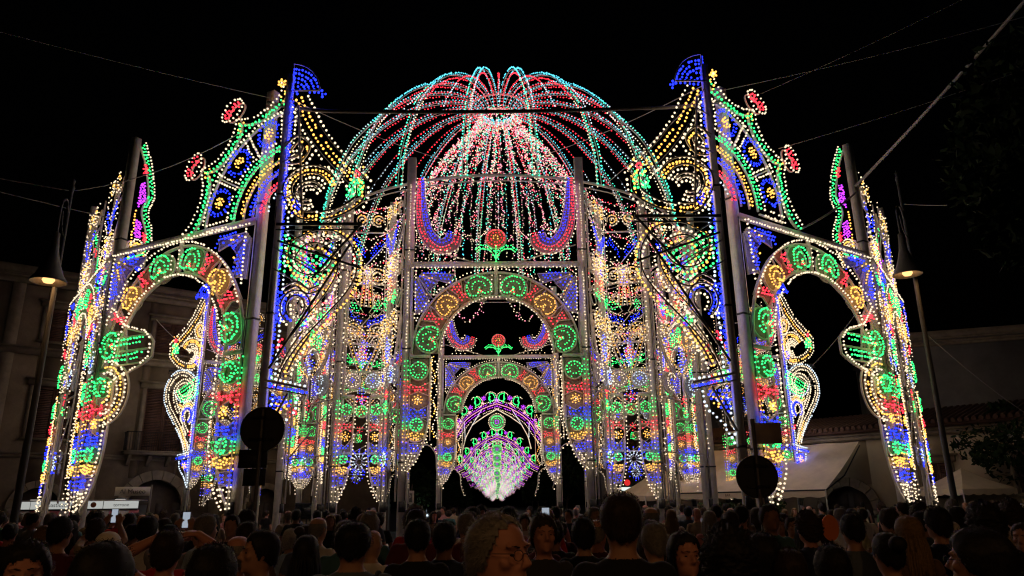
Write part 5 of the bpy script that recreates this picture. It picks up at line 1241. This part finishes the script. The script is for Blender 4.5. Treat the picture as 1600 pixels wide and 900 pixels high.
def hair_mesh(kind, seed=1):
    """scalp shell hugging the head, thinning to nothing at the hairline, with fine strands; long hair falls to the shoulders"""
    rg = np.random.default_rng(seed); hr = np.array(head_rings()); N = 60; zs = np.concatenate([np.linspace(1.49, 1.72, 34), np.linspace(1.725, 1.7525, 10)])
    th = THICK[kind]; V = []; keep = []; sc = []
    ph = rg.uniform(0, 6, 6)
    for z in zs:
        hw, db, df = [np.interp(z, hr[:, 0], hr[:, k]) for k in (1, 2, 3)]
        if z < 1.60: hw = np.interp(1.60, hr[:, 0], hr[:, 1])*(0.86+0.14*(z-1.49)/0.11); db = 0.098-0.25*(1.60-z)
        for k in range(N):
            t = 2*PI*k/N; s = math.sin(t); c = math.cos(t); front = -s
            line = np.interp(front, [-1, -.2, .2, .45, .75, 1], LINE[kind])+0.006*math.sin(7*t+ph[0])+0.004*math.sin(13*t+ph[1])
            f = np.clip((z-line)/0.03, 0, 1); f = f*f*(3-2*f)
            if kind == 'fringe': g2 = np.clip((1.69-z)/0.03, 0, 1); f = min(f, g2)
            wav = 1+0.10*math.sin(3*t+ph[2]+z*25)+0.06*math.sin(9*t+ph[3]-z*30)+(0.05 if kind == 'thick' else 0.03)*rg.normal()
            if kind == 'curly': wav += 0.30*rg.normal()
            if kind == 'cap': wav = 1.0
            g = th*f*wav+0.0015; top = min(max(0, (z-1.69)/0.05), 1.2)
            nrm = np.array([c/max(hw, .02), s/max(db if s > 0 else df, .02), 0]); nrm /= np.linalg.norm(nrm)
            V.append([hw*c+nrm[0]*g*(1-.6*top), (db if s > 0 else df)*s+nrm[1]*g*(1-.6*top), z+g*top]); keep.append(z >= line-0.002 and (kind != 'fringe' or z < 1.695)); sc.append(f)
    V = np.array(V); keep = np.array(keep); sc = np.array(sc); R = len(zs); F = []
    for i in range(R-1):
        for k in range(N):
            q = [i*N+k, i*N+(k+1) % N, (i+1)*N+(k+1) % N, (i+1)*N+k]
            if keep[q].all(): F.append(q)
    m = MB(); m.add(V, F, 'hair_black')
    if kind != 'fringe':
        b = (R-1)*N; W = np.vstack([V[b:b+N], [[0, 0.005, V[b:, 2].max()+0.003]]]); m.add(W, [[k, (k+1) % N, N] for k in range(N)], 'hair_black')
    idx = np.array(sorted({i for f in F for i in f})); nl = {'short': 900, 'thick': 1000, 'receding': 1400, 'fringe': 200, 'long': 400, 'curly': 900, 'bun': 400, 'cap': 0}[kind]
    A = []
    for i in rg.choice(idx, nl) if nl else ():                       # fine strands lying back over the shell
        p = V[i]; o = np.array([p[0], p[1], (p[2]-1.63)*0.9]); o /= np.linalg.norm(o)+1e-6
        d = np.array([0, 0.55, -0.75 if p[2] < 1.70 else -0.05])+rg.normal(0, .35 if kind != 'curly' else 1.2, 3); d -= o*(d@o); d /= np.linalg.norm(d)+1e-6
        L = rg.uniform(.02, .045)*(0.5+0.5*sc[i]); sd = np.cross(o, d)*0.0007; q0 = p-o*0.001; q1 = p+d*L*0.5+o*(0.004+0.006*rg.random())*(0.3+sc[i]); q2 = p+d*L+o*0.003*rg.normal()
        A += [q0-sd, q0+sd, q1+sd, q1-sd, q2]
    if A:
        n = len(A)//5; base = np.arange(n)[:, None]*5; m.add(np.array(A), np.vstack([base+[0, 1, 2, 3]]), 'hair_black')
        m.add(np.array(A), np.vstack([base+[3, 2, 4]]), 'hair_black')
    if kind == 'long':
        for k in range(190):
            t = rg.uniform(-0.3, PI+0.3); rr = rg.uniform(.9, 1.08); a = np.array([math.cos(t)*.085*rr, math.sin(t)*.105*rr, 1.60+rg.uniform(-.04, .05)]); L = rg.uniform(.20, .34)
            m.tube(np.array([a, a+[a[0]*.18, a[1]*.18, -L*.35], a+[a[0]*.32, a[1]*.12+.01, -L*.72], a+[a[0]*.3+rg.normal(0, .012), a[1]*.08+.02, -L]]), [.008, .012, .010, .002], 4, 'hair_black', False)
    if kind == 'bun': m.lathe([(0.0, -.05), (.03, -.042), (.05, -.02), (.054, .0), (.048, .025), (.028, .045), (0, .05)], (0, .125, 1.70), 14, 'hair_black')
    if kind == 'cap':
        P = [[.085*math.cos(t), -.085-.085*abs(math.sin(t))**.8, 1.692-.014*abs(math.sin(t))] for t in np.linspace(0, PI, 13)]
        Pb = [[q[0], q[1], q[2]-.006] for q in P]; n = 13
        m.add(np.array(P+Pb), [[k, k+1, n+k+1, n+k] for k in range(n-1)], 'hair_black'); m.add(np.array(P), [[0, k, k+1] for k in range(1, n-1)], 'hair_black'); m.add(np.array(Pb), [[0, k+1, k] for k in range(1, n-1)], 'hair_black')
    o = m.build('hair', None, ('hair_black',)); me = o.data; bpy.data.objects.remove(o); HAIRS[kind] = me
for k in ('short', 'thick', 'receding', 'fringe', 'long', 'curly', 'bun', 'cap'): hair_mesh(k, 3)
body('hero', vox=0.009); body('heroF', vox=0.009, female=True); body('m', vox=0.017); body('f', vox=0.017, female=True)
body('photo', 'up', 'up', 0.010); body('onehand', 'up', 'down', 0.010); body('headhand', 'head', 'head', 0.010, True); body('fold', 'fold', 'fold', 0.012, True)
GLASS = None
def setslot(o, i, mat):
    o.material_slots[i].link = 'OBJECT'; o.material_slots[i].material = mat
def person(label, x, y, h, rz, key='m', shirt='black', pants='charcoal', skin=0, hair=('short', 'black'), wide=1.0, group='people watching the lights', tilt=0.0):
    o = bpy.data.objects.new('person', BODIES[key]); COL.objects.link(o)
    s = h/1.765; o.location = (x, y, 0); o.scale = (s*wide, s*(0.5+0.5*wide), s); o.rotation_euler = (tilt, 0, math.radians(rz))
    setslot(o, 0, SKIN[skin]); setslot(o, 1, CLO[shirt]); setslot(o, 2, CLO[pants])
    tag(o, label, 'person', group)
    if hair:
        q = bpy.data.objects.new('cap' if hair[0] == 'cap' else 'hair', HAIRS[hair[0]]); COL.objects.link(q); q.parent = o
        q.material_slots[0].link = 'OBJECT'; q.material_slots[0].material = MATS['cap_white'] if hair[0] == 'cap' else HAIR[hair[1]]
    return o
BACK, FRONT = 180, 0
h1 = person('man with thinning grey hair and glasses turned toward the viewer, centre front', 0.0, 2.55, 1.72, 52, 'hero', 'charcoal', skin=2, hair=('receding', 'grey'), wide=1.08)
def glasses(par):
    m = MB()
    for s in (-1, 1):
        t = np.arange(21)*2*PI/20; m.tube(np.stack([s*.035+.024*np.cos(t), np.full(21, -.111), 1.640+.017*np.sin(t)], 1), .0014, 5, 'spectacles', False)
        m.tube(np.array([[s*.059, -.108, 1.646], [s*.080, -.05, 1.646], [s*.086, .02, 1.643]]), .0014, 5, 'spectacles')
    m.tube(np.array([[-.011, -.112, 1.643], [0, -.116, 1.647], [.011, -.112, 1.643]]), .0014, 5, 'spectacles'); m.build('glasses', par)
def strap(par):
    m = MB()
    m.tube(np.array([[-.13, -.02, 1.462], [-.12, .085, 1.425], [-.06, .132, 1.32], [.02, .132, 1.22], [.09, .125, 1.12], [.14, .12, 1.02]]), .016, 6, 'cloth_black'); m.build('shoulder_strap', par)
glasses(h1)
def face_details(par, hair):
    m = MB()
    for s in (-1, 1):
        ellip(m, (s*.033, -.084, 1.640), (.009, .009, .004), 6)
        for k in range(4): ellip(m, (s*(.018+.011*k), -.099+.0022*k*k*.9, 1.664+.004*math.sin(k)), (.008, .004, .002), 5)
    for L in (m.T, m.Q):
        for i, (F, mt) in enumerate(L): L[i] = (F, hair)
    m.build('eyes_and_brows', par)
face_details(h1, 'hair_brown')
person('tall man seen from behind in a black T-shirt, head above the rest', 0.60, 3.70, 1.80, BACK-6, 'hero', 'black', skin=1, hair=('short', 'brown'), wide=1.12)
h3 = person('broad man from behind in a slate blue T-shirt with a dark shoulder strap', -0.86, 4.6, 1.665, BACK+4, 'hero', 'slate blue', skin=1, hair=('short', 'black'), wide=1.28); strap(h3)
person('bald man just right of the man with the shoulder strap', -1.02, 6.3, 1.58, BACK-20, 'hero', 'white', skin=0, hair=None)
person('dark-haired man from behind in black, left of the man in navy', -0.56, 5.4, 1.665, BACK+8, 'hero', 'black', skin=1, hair=('short', 'black'), wide=1.1)
person('man from behind in a navy T-shirt, left of the grey-haired man', -0.40, 5.8, 1.64, BACK-4, 'hero', 'navy', skin=1, hair=('short', 'black'), wide=1.1)
person('dark-haired man facing the viewer, right of the grey-haired man', 0.31, 5.2, 1.68, 10, 'hero', 'charcoal', skin=2, hair=('thick', 'brown'))
person('dark-haired person from behind left of the tall man', 0.66, 5.9, 1.65, BACK, 'hero', 'black', skin=1, hair=('thick', 'black'))
person('grey-haired person in a teal shirt close behind the tall man', 1.02, 5.0, 1.63, BACK+12, 'hero', 'teal', skin=0, hair=('short', 'grey'))
person('dark-haired woman facing the viewer, right of the tall man', 0.99, 4.1, 1.60, 14, 'heroF', 'maroon', skin=2, hair=('long', 'black'))
person('woman with a big head of dark hair from behind, below the right round sign', 0.96, 3.2, 1.63, BACK, 'heroF', 'black', skin=1, hair=('curly', 'black'), wide=1.05)
person('dark-haired man from behind right beside the curly-haired woman', 1.27, 3.7, 1.60, BACK-8, 'hero', 'charcoal', skin=1, hair=('thick', 'black'))
person('dark-haired man in three-quarter view at the lower left corner', -1.86, 3.1, 1.63, 30, 'hero', 'black', skin=2, hair=('thick', 'black'))
person('man in a white cap among the crowd on the left', -2.55, 5.1, 1.61, BACK+25, 'hero', 'maroon', skin=1, hair=('cap', 'white'))
person('woman with long dark hair from behind, low at the left front', -1.28, 2.55, 1.645, BACK, 'heroF', 'charcoal', skin=1, hair=('long', 'black'), wide=1.05)
person('person with both hands raised to the head, elbows out, left of the tall post', -2.03, 4.8, 1.62, BACK, 'headhand', 'navy', skin=2, hair=('thick', 'brown'))
person('bald man from behind below the left round road sign', -1.60, 4.8, 1.60, BACK+10, 'hero', 'beige', skin=2, hair=('fringe', 'grey'))
person('dark-haired man looking to the left beside the bald man', -1.34, 4.4, 1.63, -65, 'hero', 'beige', skin=1, hair=('short', 'black'))
person('elderly person with white hair and a light blue shirt', -2.30, 8.6, 1.52, BACK-5, 'hero', 'light blue', skin=0, hair=('thick', 'white'))
person('woman with dark hair from behind near the person in light blue', -1.28, 5.2, 1.57, BACK, 'heroF', 'black', skin=1, hair=('long', 'black'))
person('person with short black hair from behind, low front left of centre', -1.09, 3.0, 1.61, BACK-5, 'hero', 'black', skin=1, hair=('thick', 'black'))
person('boy in a bright blue T-shirt facing the viewer under the right sign', 3.71, 9.6, 1.57, 5, 'hero', 'blue', skin=1, hair=('short', 'brown'))
person('person in a red shirt beside the boy in blue', 3.97, 10.7, 1.54, -20, 'hero', 'red', skin=1, hair=('short', 'brown'))
person('long-haired woman in a white top from behind, right of the boy in blue', 3.17, 7.9, 1.56, BACK, 'heroF', 'white', skin=1, hair=('long', 'black'))
person('woman in a yellow T-shirt facing the viewer on the right', 5.32, 10.4, 1.52, 12, 'fold', 'yellow', skin=1, hair=('long', 'brown'))
person('woman with long fair hair from behind, right of the woman in yellow', 2.92, 5.4, 1.64, BACK+6, 'heroF', 'brown', skin=0, hair=('long', 'blonde'))
person('man with cropped greying hair from behind at the lower right of centre', 1.36, 3.6, 1.54, BACK-12, 'hero', 'charcoal', skin=2, hair=('short', 'brown'))
person('dark-haired person from behind at the front, right of the cropped grey head', 1.69, 3.9, 1.53, BACK, 'hero', 'black', skin=1, hair=('thick', 'black'))
h29 = person('large dark figure with glasses from behind at the lower right', 1.95, 3.1, 1.63, BACK+40, 'hero', 'black', skin=1, hair=('thick', 'black'), wide=1.25); glasses(h29)
person('person in a pale cap near the right edge', 4.78, 8.0, 1.53, BACK, 'hero', 'grey', skin=0, hair=('cap', 'white'))
person('woman in a white dress at the right edge', 4.15, 6.0, 1.57, -50, 'heroF', 'white', 'white', skin=1, hair=('bun', 'brown'))
person('tall dark-haired man from behind near the right edge', 3.55, 5.5, 1.70, BACK, 'hero', 'black', skin=1, hair=('curly', 'black'), wide=1.1)
person('dark-haired man from behind left of the pale cap on the right', 3.60, 6.2, 1.69, BACK+15, 'hero', 'navy', skin=1, hair=('thick', 'black'))
person('man from behind in a slate blue shirt right of the orange fan', 2.75, 5.9, 1.66, BACK, 'hero', 'slate blue', skin=1, hair=('short', 'black'))
person('man in maroon from behind by the left lit post', -3.6, 6.4, 1.70, BACK-10, 'hero', 'maroon', skin=1, hair=('short', 'black'))
person('woman with a dark bun from behind, left of the fair-haired woman', 2.19, 4.3, 1.58, BACK, 'heroF', 'black', skin=1, hair=('bun', 'black'))
person('person holding a phone up to photograph, right of centre by the avenue', 0.52, 7.0, 1.62, BACK, 'onehand', 'charcoal', skin=1, hair=('short', 'black'))
person('person photographing with both hands up, left under the round sign', -3.05, 7.2, 1.62, BACK, 'photo', 'grey', skin=1, hair=('short', 'black'))
person('person photographing with both hands up near the left lit post base', -4.4, 8.5, 1.66, BACK, 'photo', 'beige', skin=1, hair=('thick', 'brown'))
def phone(label, x, y, z, rz):
    root = empty('phone', (x, y, z), math.radians(rz)); tag(root, label, 'phone', 'phones held up in the crowd')
    m = MB(); m.box((0, 0, 0), (.078, .009, .158), 'spectacles'); m.build('case', root); m = MB(); m.box((0, -.0055, 0), (.070, .001, .146), 'phone_screen'); m.build('screen', root)
s_ = 1.62/1.765
phone('phone held up right of centre by the avenue', 0.52-(.09-.03)*s_, 7.0+.40*s_, 1.80*s_, 0)
phone('phone held in both hands under the left round sign', -3.05, 7.2+.40*s_, 1.80*s_, 0)
phone('phone held in both hands near the left lit post base', -4.4, 8.5+.41*s_, 1.69, 0)
root = empty('paddle_fan', (3.32, 7.6, 0)); tag(root, 'orange oval paddle fan held up in the crowd on the right', 'hand fan')
m = MB(); m.prism(arc(0, 1.50, 0.085, 0.125, 0, 354, 28), -0.006, 0.006, 'orange_card'); m.build('blade', root); m = MB(); m.tube(np.array([[0, 0, 1.2], [0, 0, 1.39]]), 0.009, 6, 'wood_door'); m.build('handle', root)

for o_ in [q for q in bpy.data.objects if q.get('category') == 'person' and q is not h1 and abs((math.degrees(q.rotation_euler.z)+180) % 360-180) < 75]: face_details(o_, 'hair_black')
# the wider crowd: individuals, ranked back to the pavilion
rg = random.Random(21)
HEROES = [(o.location.x, o.location.y) for o in bpy.data.objects if o.get('category') == 'person']
POSTS = [(-6.3, 18.2), (-11.4, 20.9), (6.42, 18.0), (11.65, 21.4), (-2.76, 22), (2.76, 22), (-5.62, 17.6), (5.7, 17.2), (-5.2, 24), (5.2, 24), (-3.7, 24.1), (3.7, 24.1), (-10.85, 17.4), (12.35, 20.3), (-3.32, 10.5), (3.66, 10.5), (-15.5, 26.2), (15.4, 26.6)]
ZONE = lambda x, y: ('under the left portal' if x < -6 else 'under the right portal' if x > 6 else 'before the front portal') if y > 14 else ('in the crowd on the left' if x/y < -0.28 else 'in the crowd on the right' if x/y > 0.28 else 'in the crowd left of centre' if x < 0 else 'in the crowd right of centre')
SH = ['black', 'black', 'charcoal', 'navy', 'white', 'grey', 'maroon', 'beige', 'slate blue', 'green', 'light blue', 'red', 'pink', 'white', 'brown', 'teal']
taken = list(HEROES); made = 0; used = set()
y = 6.0
while made < 225:
    y = 6.2+24*rg.random()**1.25
    lim = y*0.74+0.6; x = rg.uniform(-lim, lim)
    if any((x-a)**2+(y-b)**2 < 0.42**2 for a, b in taken) or any((x-a)**2+(y-b)**2 < 0.45**2 for a, b in POSTS): continue
    taken.append((x, y)); made += 1
    fem = rg.random() < 0.48; sh = rg.choice(SH); hk = rg.choice(['long', 'long', 'bun', 'thick'] if fem else ['short', 'short', 'thick', 'short', 'fringe', 'curly']); hc = rg.choice(['black', 'black', 'brown', 'brown', 'grey', 'blonde' if fem else 'black'])
    faces = rg.random() < 0.16
    rz = rg.uniform(-35, 35) if faces else 180+rg.uniform(-35, 35)
    h = rg.gauss(1.62, 0.05) if fem else rg.gauss(1.70, 0.05)
    h = min(h, 1.73) if y > 7 else min(h, 1.64)*(0.80 if rg.random() < 0.04 else 1)
    pal = {'fringe': 'balding', 'long': 'long-haired', 'bun': 'bun-haired', 'thick': 'thick-haired', 'short': 'short-haired', 'curly': 'curly-haired'}[hk]
    lab = '%s %s %s in %s, %s, %s' % (hc if hk != 'fringe' else 'grey', pal, 'woman' if fem else 'man', sh, 'facing the viewer' if faces else 'seen from behind', ZONE(x, y))
    tries = 0
    while lab in used and tries < 12:
        sh = rg.choice(SH); tries += 1
        lab = '%s %s %s in %s, %s, %s' % (hc if hk != 'fringe' else 'grey', pal, 'woman' if fem else 'man', sh, 'facing the viewer' if faces else 'seen from behind', ZONE(x, y))
    used.add(lab)
    person(lab, x, y, h, rz, 'f' if fem else 'm', sh, rg.choice(['charcoal', 'navy', 'beige', 'black']), rg.choice([0, 1, 1, 2, 3]), (hk, hc if hk != 'fringe' else 'grey'), rg.uniform(0.95, 1.15))
